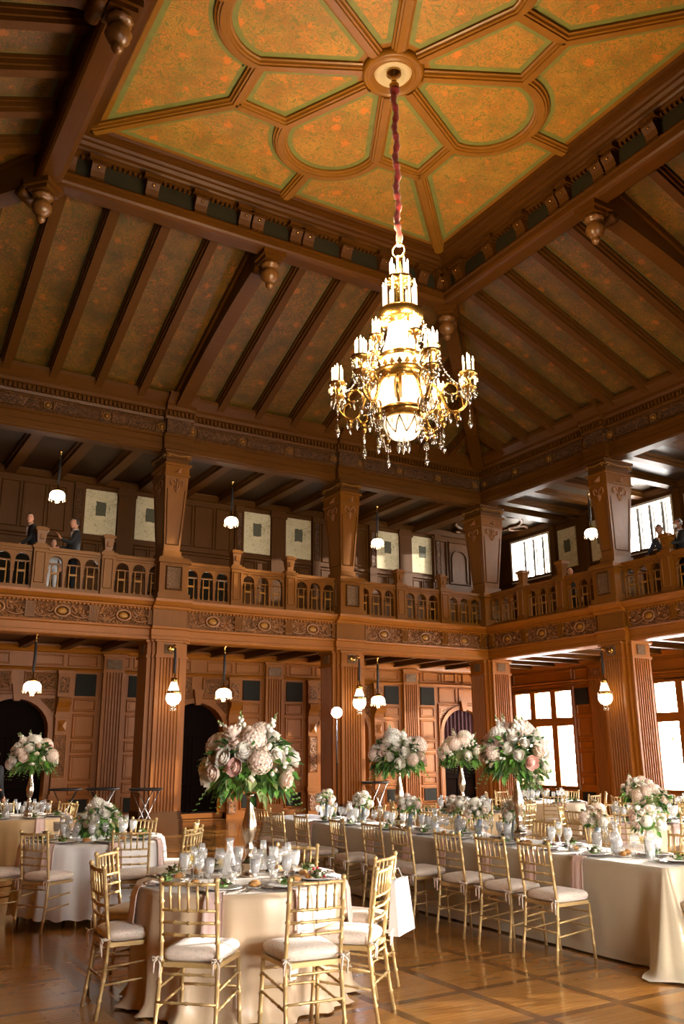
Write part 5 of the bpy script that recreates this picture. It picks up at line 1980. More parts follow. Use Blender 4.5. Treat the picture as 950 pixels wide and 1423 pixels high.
def bloom(me, name, parent, p, nrm, s):
    o = bpy.data.objects.new(name, me); COL.objects.link(o); adopt(o, parent)
    q = Vector(nrm).to_track_quat('Z', 'Y')
    o.matrix_parent_inverse = Matrix()
    o.rotation_mode = 'QUATERNION'; o.rotation_quaternion = q; o.location = p; o.scale = (s, s, s)
    return o


def leaf(mb, p, d, up, ln, w):
    p = Vector(p); d = Vector(d).normalized(); s_ = d.cross(Vector(up)).normalized(); n = s_.cross(d)
    q = p + d * ln
    mid = p + d * ln * .45 - n * ln * .06
    a = mid + s_ * w + n * w * .4; b = mid - s_ * w + n * w * .4
    q = q - Vector((0, 0, ln * .22))
    mb.add([p, a, q, mid], [(0, 1, 2, 3)]); mb.add([p, mid, q, b], [(0, 1, 2, 3)])


def foliage_mb(R, H, n, seed, z0, droop=1.0, ll=.10):
    m = MB(); rr = random.Random(seed)
    for i in range(n):
        a = rr.uniform(0, 2 * PI); el = rr.uniform(-.75, .85)
        c = math.cos(el)
        d = Vector((c * math.cos(a), c * math.sin(a), math.sin(el)))
        k = rr.uniform(.55, .98)
        p = Vector((d.x * R * k, d.y * R * k, z0 + d.z * H * k))
        m.cm = rr.choice((0, 0, 0, 1, 1, 2)) if el < .3 else rr.choice((0, 1, 1, 1))
        dd = d + Vector((rr.uniform(-.5, .5), rr.uniform(-.5, .5), rr.uniform(-.5, .3) - .35 * droop * (el < 0)))
        l = ll * rr.uniform(.7, 1.35)
        leaf(m, p, dd, (rr.uniform(-1, 1), rr.uniform(-1, 1), 1), l, l * rr.uniform(.20, .36))
    # fern fronds hanging below
    for i in range(int(n / 26)):
        a = rr.uniform(0, 2 * PI)
        m.cm = rr.choice((0, 0, 2))
        p = Vector((R * .7 * math.cos(a), R * .7 * math.sin(a), z0 - H * .35))
        for q in range(9):
            t = q / 8
            c_ = p + Vector((math.cos(a) * .28 * R * t * 2, math.sin(a) * .28 * R * t * 2, -.22 * (R / .36) * t * t))
            for sg in (-1, 1):
                leaf(m, c_, (math.cos(a + sg * 1.1), math.sin(a + sg * 1.1), -.5), (0, 0, 1), .06 * (1.1 - t) * R / .3, .011)
    m.sphere((0, 0, z0 - H * .1), R * .5, 10, 8, (1, 1, H / R))
    return m


def flowers(t, z0, R, H, n, seed, sizes=(.055, .075), low=-.05, spikes=0, hyd=3, kinds=('rose_w', 'rose_w', 'rose_w', 'rose_b', 'rose_b', 'rose_b', 'rose_p'), foliage=300, ll=.10):
    rr = random.Random(seed)
    foliage_mb(R, H, foliage, seed, z0, ll=ll).build('foliage', [M['leaf'], M['leaf_dark'], M['leaf_pale']], t)
    for i in range(n):
        z = 1 - (1 - low) * (i + .5) / n
        a = i * 2.39996 + seed
        r = math.sqrt(max(0, 1 - z * z))
        k = rr.uniform(.86, 1.04)
        d = Vector((r * math.cos(a), r * math.sin(a), z))
        p = (d.x * R * k, d.y * R * k, z0 + d.z * H * k)
        nrm = Vector((d.x / R, d.y / R, d.z / H)).normalized() + Vector((rr.uniform(-.25, .25), rr.uniform(-.25, .25), .1))
        s_ = rr.uniform(*sizes)
        u = rr.random()
        if i % max(2, n // max(1, hyd)) == 1 and hyd:
            bloom(HYD[rr.choice(('rose_w', 'rose_b'))], 'hydrangea', t, p, nrm, s_ * 1.45)
        elif u < .62: bloom(ROSE[rr.choice(kinds)], 'rose', t, p, nrm, s_)
        else:
            for q in range(3):
                pp = (p[0] + rr.uniform(-.03, .03), p[1] + rr.uniform(-.03, .03), p[2] + rr.uniform(-.03, .03))
                bloom(BUD[rr.choice(('rose_w', 'rose_w', 'rose_b'))], 'spray_bloom', t, pp, nrm, s_ * .42)
    for i in range(spikes):
        a = rr.uniform(0, 2 * PI) if i else 1.9
        tilt = .12 if i == 0 else rr.uniform(.35, .9)
        m = MB(); m.smooth = True
        base = Vector((.1 * math.cos(a), .1 * math.sin(a), z0 + H * .7)); dr = Vector((math.sin(tilt) * math.cos(a), math.sin(tilt) * math.sin(a), math.cos(tilt)))
        L_ = H * .75
        m.tube([base, base + dr * L_], [.006, .003], 4)
        m.cm = 1
        for q in range(14):
            tq = q / 13; r_ = .024 * (1 - tq) + .006
            b = base + dr * L_ * (.25 + .75 * tq) + Vector((math.cos(q * 2.4), math.sin(q * 2.4), 0)) * r_
            m.cm = 1 if tq < .7 else 2
            m.sphere(b, r_ * 1.0, 6, 4)
        m.build('flower_spike', [M['leaf'], M['rose_w'], M['leaf_pale']], t)


def tall_vase(t, h=.62, s=1.0):
    m = MB(); m.smooth = True
    P = [(0, 0), (.070, 0), (.072, .015), (.060, .03), (.058, .085), (.066, .10), (.070, .115), (.068, .125), (.045, .14), (.030, .165), (.024, .20), (.034, .235), (.036, .25), (.028, .275), (.026, .30), (.046, .36), (.056, .42), (.054, .46), (.040, .53), (.028, .60), (.022, .66), (.024, .70), (.040, .73), (.0, .735)]
    m.lathe(0, 0, [(r * s, z * h / .735) for r, z in P], 20)
    m.build('vase', M['champ_metal'], t)


def tall_piece(c, label, R=.36, H=.30, n=48, seed=1, h=.62, spikes=3, zc=None, s=1.0):
    t = thing('tall_centrepiece', label, 'flower arrangement', (c[0], c[1], TZ + .004), 0, 'tall rose arrangements on metal vases')
    tall_vase(t, h, s)
    flowers(t, h + H * .62, R, H, n, seed, (.056, .082), -.30, spikes, 6, foliage=480, ll=.085)
    return t
tall_piece((3.02, 6.42), 'tallest pink and white rose arrangement on a champagne metal vase, on the nearest table', .335, .30, 46, 4, .60, 3)
tall_piece((6.36, 7.12), 'full blush arrangement on a tall vase, on the long table before the first tall window', .335, .30, 44, 9, .66, 4)
tall_piece((6.36, 9.25), 'white and blush arrangement on a tall vase, farther along the long table', .31, .28, 38, 12, .66, 3)
tall_piece((T4[0], T4[1]), 'smallest-looking tall arrangement, on the gold table before the curtained corner arch', .31, .27, 32, 15, .70, 3)
tall_piece((T3[0] + .1, T3[1] - .1), 'tall arrangement against the big dark arch, beside the waiter', .32, .29, 38, 21, .66, 4)


def low_piece(c, label, R=.19, H=.17, n=22, seed=1, h=.10, kinds=('rose_w', 'rose_w', 'rose_b')):
    t = thing('low_centrepiece', label, 'flower arrangement', (c[0], c[1], TZ + .004), 0, 'low rose centrepieces')
    m = MB(); m.smooth = True; m.lathe(0, 0, [(0, 0), (.05, 0), (.06, .02), (.075, h), (.07, h), (.05, .02), (0, .02)], 16); m.build('bowl', M['glass'], t)
    flowers(t, h + H * .45, R, H, n, seed, (.046, .064), -.15, 1, 4, kinds, 170, .09)
    return t
low_piece((T2[0] + .02, T2[1] - .12), 'low white rose centrepiece with eucalyptus on the white-clothed table', .20, .19, 22, 31)
low_piece((T6[0] + .25, T6[1] + .05), 'low blush centrepiece close to the right edge, on the ivory round table', .21, .18, 22, 33, .16, ('rose_w', 'rose_b', 'rose_b'))
low_piece((T7[0] - .35, T7[1] + .2), 'low white and green centrepiece in front of the globe-lamp pier by the windows', .24, .20, 22, 35, .16)
low_piece((T5[0] - .5, T5[1] - .2), 'low blush centrepiece in a tall glass beneath the full arrangement by the first window', .20, .18, 20, 37, .30, ('rose_w', 'rose_b'))


def posy(x, y, label, seed, R=.11, ribbon='rib', lean=0.0, white=False):
    t = thing('bouquet_in_vase', label, 'bouquet', (x, y, TZ + .004), 0, 'bridesmaid bouquets in glass vases on the long table')
    m = MB(); m.smooth = True; m.lathe(0, 0, [(0, 0), (.04, 0), (.042, .01), (.045, .15), (.042, .15), (.038, .012), (0, .012)], 14); m.build('vase', M['glass'], t)
    m = MB(); m.smooth = True
    m.tube([(0, 0, .02), (0, 0, .12)], [.020, .024], 8); m.build('stems', M['leaf_pale'], t)
    m = MB(); m.smooth = True; m.tube([(0, 0, .06 if not white else .08), (lean * .3, 0, .14), (lean, 0, .20)], [.024, .026, .028], 10)
    m.build('ribbon_handle', M['china'] if white else M['ribbon_blue'], t)
    flowers(t, .20 + R * .75, R, R * .92, 20, seed, (.030, .042), -.35, 0, 3, ('rose_w', 'rose_b', 'rose_b', 'rose_w'), 70, .05)
M['ribbon_blue'] = plain('dusty_blue_ribbon', (.22, .27, .34), .6)
for (x, y, sd, R, w_, lab) in ((6.30, 10.95, 41, .11, 0, 'blush bouquet in a glass vase, farthest of the bouquets on the long table'),
                          (6.33, 10.05, 42, .11, 0, 'blush bouquet in a glass vase, beside the far carafe on the long table'),
                          (6.22, 8.85, 43, .12, 0, 'ivory bouquet leaning in its vase, in front of the distant tray stand'),
                          (6.42, 8.2, 44, .12, 0, 'peach bouquet in a glass vase, below the smallest-looking tall arrangement'),
                          (6.24, 7.62, 45, .12, 0, 'ivory and peach bouquet with blue-grey ribbon in the middle of the long table'),
                          (6.44, 7.30, 46, .11, 0, 'pale bouquet tilted beside the carafe near the full tall arrangement'),
                          (6.50, 6.22, 47, .11, 0, 'small pink bouquet between the near carafe and the tall vase'),
                          (6.40, 5.52, 48, .135, 1, 'large blush bouquet with white-wrapped stems, nearest the end of the long table')):
    posy(x, y, lab, sd, R, lean=.03, white=bool(w_))


# ------------------------------------------------------------------ place settings : one of each kind, then copies
def proto_flute():
    t = thing('champagne_flute', '', 'glass'); m = MB(); m.smooth = True
    m.lathe(0, 0, [(0, 0), (.030, .001), (.028, .004), (.004, .012), (.0035, .09), (.012, .105), (.024, .14), (.026, .19), (.022, .235), (.0205, .235), (.0235, .19), (.022, .14), (.008, .112), (0, .11)], 10)
    m.build('glass', M['glass'], t)
    m = MB(); m.smooth = True; m.lathe(0, 0, [(.004, .114), (.0205, .142), (.022, .175), (0, .175)], 10); m.build('wine', M['bubbly'], t)
    return t
def proto_wine():
    t = thing('wine_glass', '', 'glass'); m = MB(); m.smooth = True
    m.lathe(0, 0, [(0, 0), (.034, .001), (.032, .004), (.004, .012), (.004, .075), (.020, .09), (.036, .12), (.038, .145), (.031, .185), (.029, .185), (.036, .145), (.034, .12), (.018, .094), (0, .09)], 12)
    m.build('glass', M['glass'], t)
    m = MB(); m.smooth = True; m.lathe(0, 0, [(.014, .096), (.032, .12), (.033, .128), (0, .128)], 10); m.build('water', M['water'], t)
    return t
def proto_goblet():
    t = thing('water_goblet', '', 'glass'); m = MB(); m.smooth = True
    m.lathe(0, 0, [(0, 0), (.034, .001), (.033, .005), (.010, .012), (.008, .06), (.028, .085), (.036, .12), (.039, .185), (.037, .185), (.034, .12), (.026, .089), (0, .08)], 12)
    m.build('glass', M['glass'], t)
    m = MB(); m.smooth = True; m.lathe(0, 0, [(.024, .088), (.0335, .12), (.0365, .170), (0, .170)], 10); m.build('iced_water', M['water'], t)
    return t
M['bubbly'] = glass('champagne_wine', (1, .90, .55), .12)
def proto_plate():
    t = thing('dinner_plate', '', 'plate'); m = MB(); m.smooth = True
    m.lathe(0, 0, [(0, 0), (.10, 0), (.15, .008), (.165, .010), (.165, .013), (.148, .012), (.10, .005), (0, .005)], 24); m.build('charger', M['charger'], t)
    m = MB(); m.smooth = True
    m.lathe(0, 0, [(0, .006), (.08, .006), (.12, .018), (.134, .021), (.134, .024), (.118, .022), (.08, .011), (0, .011)], 24); m.build('china_plate', M['china'], t)
    return t
def proto_salad(seed):
    rr = random.Random(seed)
    m = MB()
    for i in range(46):
        a = rr.uniform(0, 2 * PI); r = rr.uniform(0, .06); z = .018 + rr.uniform(0, .045) * (1 - r / .08)
        m.cm = rr.choice((0, 0, 0, 1, 2))
        d = (rr.uniform(-1, 1), rr.uniform(-1, 1), rr.uniform(-.1, .8))
        leaf(m, (r * math.cos(a), r * math.sin(a), z), d, (0, 0, 1), rr.uniform(.025, .05), rr.uniform(.008, .018))
    m.cm = 0; m.sphere((0, 0, .022), .045, 8, 5, (1, 1, .4))
    m.cm = 3; m.cbox(.035, -.02, .035, .035, .022, .025)
    o = m.build('salad', [M['greens'], M['radicchio'], M['leaf_pale'], M['butter']])
    return o
def proto_roll():
    t = thing('bread_plate', '', 'bread plate'); m = MB(); m.smooth = True
    m.lathe(0, 0, [(0, 0), (.05, 0), (.075, .008), (.075, .010), (.05, .004), (0, .004)], 18); m.build('side_plate', M['china'], t)
    m = MB(); m.smooth = True; m.sphere((0, 0, .024), .036, 10, 6, (1.25, .85, .62)); m.tube([(-.02, -.012, .045), (.02, .012, .045)], .003, 4); m.build('bread_roll', M['bread'], t)
    return t
def proto_napkin():
    m = MB(); m.smooth = True                      # hangs over the edge: local +y points out of the table
    prof = [(-.10, .004), (-.03, .006), (.008, .004), (.022, -.012), (.028, -.05), (.034, -.13), (.042, -.22), (.050, -.30), (.055, -.345)]
    vs = []; fs = []; nx = 7
    for side in (0, 1):
        for j, (y, z) in enumerate(prof):
            w_ = .055 + .022 * j / 8
            for i in range(nx):
                x = (i / (nx - 1) - .5) * 2 * w_
                yy = y + (.006 * math.cos(i * PI / 1.5) if j > 3 else 0) + (side * .006 if j > 3 else 0)
                zz = z + (side * .006 if j <= 3 else 0)
                vs.append((x, yy, zz))
    k = len(prof) * nx
    for side in (0, 1):
        for j in range(len(prof) - 1):
            for i in range(nx - 1):
                a = side * k + j * nx + i
                f = (a, a + 1, a + nx + 1, a + nx)
                fs.append(f if side else f[::-1])
    for j in range(len(prof) - 1):
        for i in (0, nx - 1):
            a = j * nx + i; f = (a, a + nx, a + nx + k, a + k); fs.append(f)
    for i in range(nx - 1):
        for j in (0, len(prof) - 1):
            a = j * nx + i; fs.append((a, a + 1, a + 1 + k, a + k))
    m.add(vs, fs)
    return m.build('napkin', M['pink'])
def proto_cutlery(fork):
    m = MB()
    m.cbox(0, -.03, .003, .010, .11, .002)
    if fork:
        m.cbox(0, .045, .004, .020, .035, .002)
        for i in range(4): m.cbox(-.0075 + .005 * i, .08, .005, .003, .04, .002)
    else: m.prism([(-.008, .025), (.010, .025), (.010, .10), (.002, .125), (-.008, .10)], 'z', .002, .004)
    return m.build('fork' if fork else 'knife', M['steel'])
def proto_votive():
    t = thing('votive_candle', '', 'candle'); m = MB(); m.smooth = True
    m.lathe(0, 0, [(0, 0), (.026, 0), (.033, .05), (.036, .065), (.033, .065), (.024, .006), (0, .006)], 12); m.build('glass_cup', M['glass'], t)
    m = MB(); m.smooth = True; m.lathe(0, 0, [(.020, .007), (.022, .03), (0, .03)], 10); m.build('wax', M['china'], t)
    m = MB(); m.smooth = True; m.lathe(0, 0, [(0, .031), (.005, .038), (.003, .048), (0, .055)], 6); m.build('flame', M['votive'], t)
    return t
def proto_carafe():
    t = thing('carafe', '', 'carafe'); m = MB(); m.smooth = True
    m.lathe(0, 0, [(0, 0), (.050, 0), (.056, .02), (.052, .09), (.034, .15), (.022, .19), (.022, .23), (.034, .265), (.032, .265), (.020, .23), (.020, .19), (.032, .15), (.050, .09), (.052, .02), (0, .006)], 16)
    m.build('glass', M['glass'], t)
    m = MB(); m.smooth = True; m.lathe(0, 0, [(.048, .008), (.053, .02), (.049, .09), (.032, .15), (0, .15)], 14); m.build('water', M['water'], t)
    return t
def proto_card():
    t = thing('menu_card', '', 'card'); m = MB(); m.box(-.035, -.012, 0, .035, .012, .012); m.build('holder', M['brass'], t)
    m = MB(); m.box(-.045, -.0015, .008, .045, .0015, .155); m.build('card', M['china'], t)
    return t
PR = {'flute': proto_flute(), 'wine': proto_wine(), 'goblet': proto_goblet(), 'plate': proto_plate(), 'salad': proto_salad(1), 'salad2': proto_salad(2),
      'roll': proto_roll(), 'napkin': proto_napkin(), 'fork': proto_cutlery(True), 'knife': proto_cutlery(False), 'votive': proto_votive(), 'carafe': proto_carafe(), 'card': proto_card()}
FIRST = set()
CATS = {'flute': 'glass', 'wine': 'glass', 'goblet': 'glass', 'plate': 'plate', 'salad': 'food', 'salad2': 'food', 'roll': 'bread plate', 'napkin': 'napkin', 'fork': 'fork', 'knife': 'knife', 'votive': 'candle', 'carafe': 'carafe', 'card': 'card'}
WHAT = {'flute': 'champagne flute', 'wine': 'wine glass', 'goblet': 'iced-water goblet', 'plate': 'white charger plate', 'salad': 'green salad', 'salad2': 'red and green salad',
        'roll': 'bread roll and plate', 'napkin': 'hanging pink napkin', 'fork': 'silver fork', 'knife': 'silver knife', 'votive': 'glass votive candle', 'carafe': 'clear glass water carafe', 'card': 'white upright menu card'}
def item(kind, x, y, z, rz, where, group):
    p = PR[kind]
    if kind not in FIRST: o = p; FIRST.add(kind)
    else: o = dup(p)
    o.location = (x, y, z); o.rotation_euler = (0, 0, rz)
    return prop(o, WHAT[kind] + ' ' + where, CATS[kind], group)


SEATR = random.Random(77)
def setting(px, py, out, where, tname, full=True, nap=True, edge=.0):
    """px,py: table-edge point; out: outward angle"""
    co_, so = math.cos(out), math.sin(out)
    def P(r, s_): return (px - co_ * r - so * s_, py - so * r + co_ * s_)
    z = TZ + .006; rr = SEATR
    rz = out - PI / 2
    x, y = P(.19, 0); item('plate', x, y, z, rz, where, 'plates on ' + tname)
    item(rr.choice(('salad', 'salad2')), x, y, z + .012, rr.uniform(0, 6), where, 'salads on ' + tname)
    j = lambda: rr.uniform(-.012, .012)
    x, y = P(.41 + j(), -.06 + j()); item('flute', x, y, z, 0, where, 'champagne flutes on ' + tname)
    x, y = P(.37 + j(), -.135 + j()); item('goblet', x, y, z, 0, where, 'water goblets on ' + tname)
    x, y = P(.42 + j(), .03 + j()); item('wine', x, y, z, 0, where, 'wine glasses on ' + tname)
    if full:
        x, y = P(.34, .19); item('roll', x, y, z, rz + rr.uniform(-1, 1), where, 'bread plates on ' + tname)
        x, y = P(.18, .19); item('fork', x, y, z, rz, where, 'forks on ' + tname)
        x, y = P(.18, -.19); item('knife', x, y, z, rz + PI, where, 'knives on ' + tname)
    if nap: item('napkin', px + co_ * edge, py + so * edge, z, rz, where, 'pink napkins on ' + tname)


def round_setting(T, phis, names, tname, full=True, nap=True, r=RT):
    for ph, nm in zip(phis, names):
        a = math.radians(ph)
        setting(T[0] + r * math.cos(a), T[1] + r * math.sin(a), a, nm, tname, full, nap)
round_setting(T1, (176, 130, -128, -83, -42, 3, 47, 90), ['at the near table, before the side-on chair', 'at the near table, before the tucked chair', 'at the near table, before the chair nearest the pink napkin',
    'at the near table, before the chair beside the berry dessert', 'at the near table, before the edge-on chair', 'at the near table, before the chair with the white bag', 'at the near table, before the chair facing us', 'at the far side of the near table'], 'the near table')
round_setting(T2, (-140, -90, -45, 5, 50, 95, 140, -175), ['at the white table, before the chair with full cloth behind', 'at the white table, above the tucked chair', 'at the white table, before the side-on chair', 'at the white table, before the bright-railed chair',
    'at the white table, below the fluted pier', 'at the white table, behind the low roses', 'at the far side of the white table, under the tray stands', 'at the white table, before the cut-off chair'], 'the white table')
round_setting(T3, (-130, -80, -35, 10, 55, 100, 150), ['at the gold-clothed table, nearest the picture edge', 'at the gold-clothed table, nearest us', 'at the gold-clothed table, toward the white roses', 'at the gold-clothed table, by the tray stands',
    'at the gold-clothed table, right behind the vase', 'at the gold-clothed table, in front of the waiter', 'at the gold-clothed table, on its hidden far side'], 'the gold-clothed table', False)
far_n = ['first place clockwise from the aisle', 'second place clockwise from the aisle', 'third place clockwise from the aisle', 'fourth place clockwise from the aisle', 'fifth place clockwise from the aisle', 'sixth place clockwise from the aisle']
for T, nm, tn in ((T4, 'smallest tall arrangement', 'the round table before the corner arch'), (T5, 'first tall window', 'the round table by the first tall window'),
                  (T6, 'blush centrepiece', 'the ivory table at the right edge'), (T7, 'globe-lamp window pier', 'the farthest ivory table')):
    round_setting(T, (200, 250, 300, 350, 60, 130), ['at the table by the %s, %s' % (nm, q.replace(' clockwise from the aisle', '')) for q in far_n], tn, False, True)
od = ['first', 'second', 'third', 'fourth', 'fifth', 'sixth', 'seventh', 'eighth', 'ninth']
for i, y in enumerate((5.92, 6.50, 7.12, 7.85, 8.48, 9.22, 10.05, 10.72)):
    setting(LX0 - .01, y, PI, 'on the long table, aisle side, %s from the corner' % od[i], 'the aisle side of the long table', i < 6)
for i, y in enumerate((5.62, 6.62, 7.6, 8.3, 9.0, 9.75, 10.5, 11.2)):
    setting(LX1 + .01, y, 0, 'on the long table, window side, %s from the end' % od[i], 'the window side of the long table', i < 2)
setting(6.36, LY0 - .01, -PI / 2, 'at the near end of the long table', 'the end of the long table')

g = 'carafes'
for (x, y, w_) in ((2.92, 6.55, 'left of the tall vase on the near table'), (6.5, 5.98, 'nearest the end of the long table'), (6.5, 7.45, 'beside the full tall arrangement on the long table'), (6.40, 8.60, 'in the middle of the long table'),
                   (6.36, 10.4, 'farthest along the long table'), (2.75, 10.3, 'on the white table behind the roses'), (2.7, 14.1, 'on the gold-clothed table')):
    item('carafe', x, y, TZ + .006, 0, w_, 'water carafes on the tables')
for (x, y, w_) in ((2.80, 6.22, 'in front of the tall vase on the near table'), (3.12, 6.2, 'right beside the vase foot on the near table'), (2.72, 6.5, 'behind the glasses on the near table'),
                   (6.30, 5.75, 'nearest the end of the long table'), (6.25, 6.3, 'by the small pink bouquet'), (6.45, 6.85, 'at the foot of the full tall vase'), (6.2, 8.0, 'between the peach bouquets'),
                   (6.45, 8.9, 'by the leaning bouquet'), (6.3, 9.55, 'by the second tall vase on the long table'), (6.4, 10.7, 'toward the far end of the long table'), (3.05, 10.2, 'beside the low white roses'), (3.1, 14.0, 'by the vase on the gold-clothed table')):
    item('votive', x, y, TZ + .006, 0, w_, 'votive candles on the tables')
for (x, y, r_, w_) in ((3.22, 6.62, -.5, 'right of the vase on the near table'), (2.62, 10.25, .2, 'left of the low white roses'), (6.45, 11.3, .3, 'at the far end of the long table'), (3.2, 14.35, .2, 'beside the vase on the gold-clothed table'), (9.55, 8.1, .4, 'on the ivory table by the blush centrepiece')):
    item('card', x, y, TZ + .006, r_, w_, 'menu cards on the tables')

# dessert with berries on the near table
t = thing('dessert_plate', 'plate with a white cake and red berries on the near table', 'dessert', (3.38, 6.02, TZ + .006))
m = MB(); m.smooth = True; m.lathe(0, 0, [(0, 0), (.08, 0), (.12, .012), (.12, .015), (.08, .005), (0, .005)], 24); m.build('plate', M['china'], t)
m = MB(); m.box(-.04, -.01, .006, .05, .06, .055); m.build('cake', M['butter'], t)
for i, (x, y, z, mt) in enumerate(((-.01, .02, .066, 'berry'), (.03, .03, .066, 'berry'), (.01, -.05, .018, 'berry'), (.045, -.045, .018, 'berry'), (-.03, -.055, .016, 'radicchio'), (-.075, -.02, .02, 'dessert'), (-.06, .03, .02, 'dessert'))):
    m = MB(); m.smooth = True; m.sphere((x, y, z), .012 if mt != 'dessert' else .022, 8, 6); m.build('berry' if mt != 'dessert' else 'fruit_tart', M[mt], t)
# white paper bag behind the chair back
t = thing('gift_bag', 'white paper bag hanging behind the back of a chair at the near table', 'bag', (3.85, 5.72, .43), math.radians(35))
m = MB()
m.add([(-.17, -.11, -.02), (.17, -.11, -.02), (.17, -.03, -.02), (-.17, -.03, -.02), (-.135, -.075, .34), (.135, -.075, .34), (.135, -.045, .34), (-.135, -.045, .34)],
      [(0, 3, 2, 1), (0, 1, 5, 4), (1, 2, 6, 5), (2, 3, 7, 6), (3, 0, 4, 7)])
m.build('bag_body', M['whitecloth'], t)
m = MB(); m.smooth = True
m.tube([(-.07, -.06, .33), (-.06, -.03, .40), (.06, -.03, .40), (.07, -.06, .33)], .004, 5); m.build('handle', M['china'], t)


# tray stands
def tray_stand(x, y, rz, label, top=True):
    t = thing('tray_stand', label, 'tray stand', (x, y, 0), rz, 'folding tray stands along the wall')
    for sg in (-1, 1):
        for q in (-1, 1):
            m = MB(); m.smooth = True; m.tube([(q * .24, sg * .17, 0), (-q * .22, sg * .17 - sg * .02, .93)], .011, 6); m.build('leg', M['chrome'], t)
    for q in (-1, 1):
        m = MB(); m.smooth = True; m.tube([(q * .22, -.17, .93), (q * .22, .17, .93)], .012, 6); m.build('cross_bar', M['chrome'], t)
    if top:
        m = MB(); m.smooth = True; m.lathe(0, 0, [(0, .945), (.30, .945), (.335, .965), (.34, .985), (.33, .985), (.32, .965), (.29, .953), (0, .953)], 28); m.build('strap_top', M['black'], t)
tray_stand(4.75, 18.9, -.2, 'folding tray stand nearest the big dark arch')
tray_stand(5.45, 18.7, -.2, 'middle folding tray stand of the three by the dark archways')
tray_stand(6.1, 17.9, .1, 'folding tray stand closest to the fluted pier with the globe lamp')
tray_stand(11.9, 18.3, 0, 'folding tray stand beyond the long table, right of the flash')
tray_stand(13.6, 9.2, .4, 'folding tray stand under the second tall window')
# ------------------------------------------------------------------ people
def head_geo(mb, c, yaw, tilt=0.0, s=1.0, skin=0, dark=2, lips=3):
    Rm = Matrix.Translation(c) @ Matrix.Rotation(yaw, 4, 'Z') @ Matrix.Rotation(tilt, 4, 'X')
    sub = MB(Rm); sub.smooth = True
    n, m_ = 20, 16; vs = []; fs = []
    for j in range(m_ + 1):
        ph = PI * j / m_; z = math.cos(ph); r = math.sin(ph)
        for i in range(n):
            a = 2 * PI * i / n
            x = r * math.sin(a); y = r * math.cos(a)          # a=0 faces +y
            w = .076 * (1 - .22 * max(0, -z)); d = .096 * (1 - .10 * max(0, -z)); h = .118
            X, Y, Z = x * w, y * d, z * h
            if y > .5 and abs(x) < .32:
                nose = math.exp(-((z + .10) / .16) ** 2) * math.exp(-(x / .15) ** 2)
                Y += .022 * nose
            if y > .4: Y += .006 * math.exp(-((z - .22) / .1) ** 2) - .008 * math.exp(-((z - .05) / .08) ** 2) * math.exp(-((abs(x) - .35) / .15) ** 2)
            if y > .3: Y += .010 * math.exp(-((z + .78) / .15) ** 2)
            vs.append((X * s, Y * s, Z * s))
    for j in range(m_):
        for i in range(n):
            fs.append((j * n + i, (j + 1) * n + i, (j + 1) * n + (i + 1) % n, j * n + (i + 1) % n))
    sub.cm = skin; sub.add(vs, fs)
    for sg in (-1, 1):
        sub.sphere((sg * .077 * s, -.008 * s, -.01 * s), .022 * s, 6, 5, (.35, .8, 1.3))
        sub.cm = dark; sub.sphere((sg * .030 * s, .083 * s, .008 * s), .010 * s, 6, 4, (1.3, .6, .7)); sub.sphere((sg * .031 * s, .090 * s, .030 * s), .012 * s, 6, 4, (1.4, .5, .3)); sub.cm = skin
    sub.cm = lips; sub.sphere((0, .088 * s, -.058 * s), .018 * s, 8, 4, (1.2, .5, .35)); sub.cm = skin
    mb.M = None
    nv = len(mb.v)
    mb.v += sub.v; mb.f += [tuple(nv + i for i in f) for f in sub.f]; mb.m += sub.m; mb.sm += sub.sm


def hair_mb(c, yaw, s=1.0, tilt=0.0, bald=False):
    Rm = Matrix.Translation(c) @ Matrix.Rotation(yaw, 4, 'Z') @ Matrix.Rotation(tilt, 4, 'X')
    m = MB(Rm); m.smooth = True
    n, k = 20, 9; vs = []; fs = []; keep = {}
    for j in range(k + 1):
        ph = PI * .66 * j / k
        for i in range(n):
            a = 2 * PI * i / n
            y = math.sin(ph) * math.cos(a); x = math.sin(ph) * math.sin(a); z = math.cos(ph)
            rr = 1.09
            vs.append((x * .076 * rr * s, (y * .098 * rr - .004) * s, (z * .118 * rr + .002) * s))
            keep[len(vs) - 1] = (z > .50 and not bald) or (y < .15 and z > -.45 and not (bald and z > .3))
    for j in range(k):
        for i in range(n):
            f = (j * n + i, (j + 1) * n + i, (j + 1) * n + (i + 1) % n, j * n + (i + 1) % n)
            if all(keep[q] for q in f): fs.append(f)
    m.add(vs, fs)
    return m


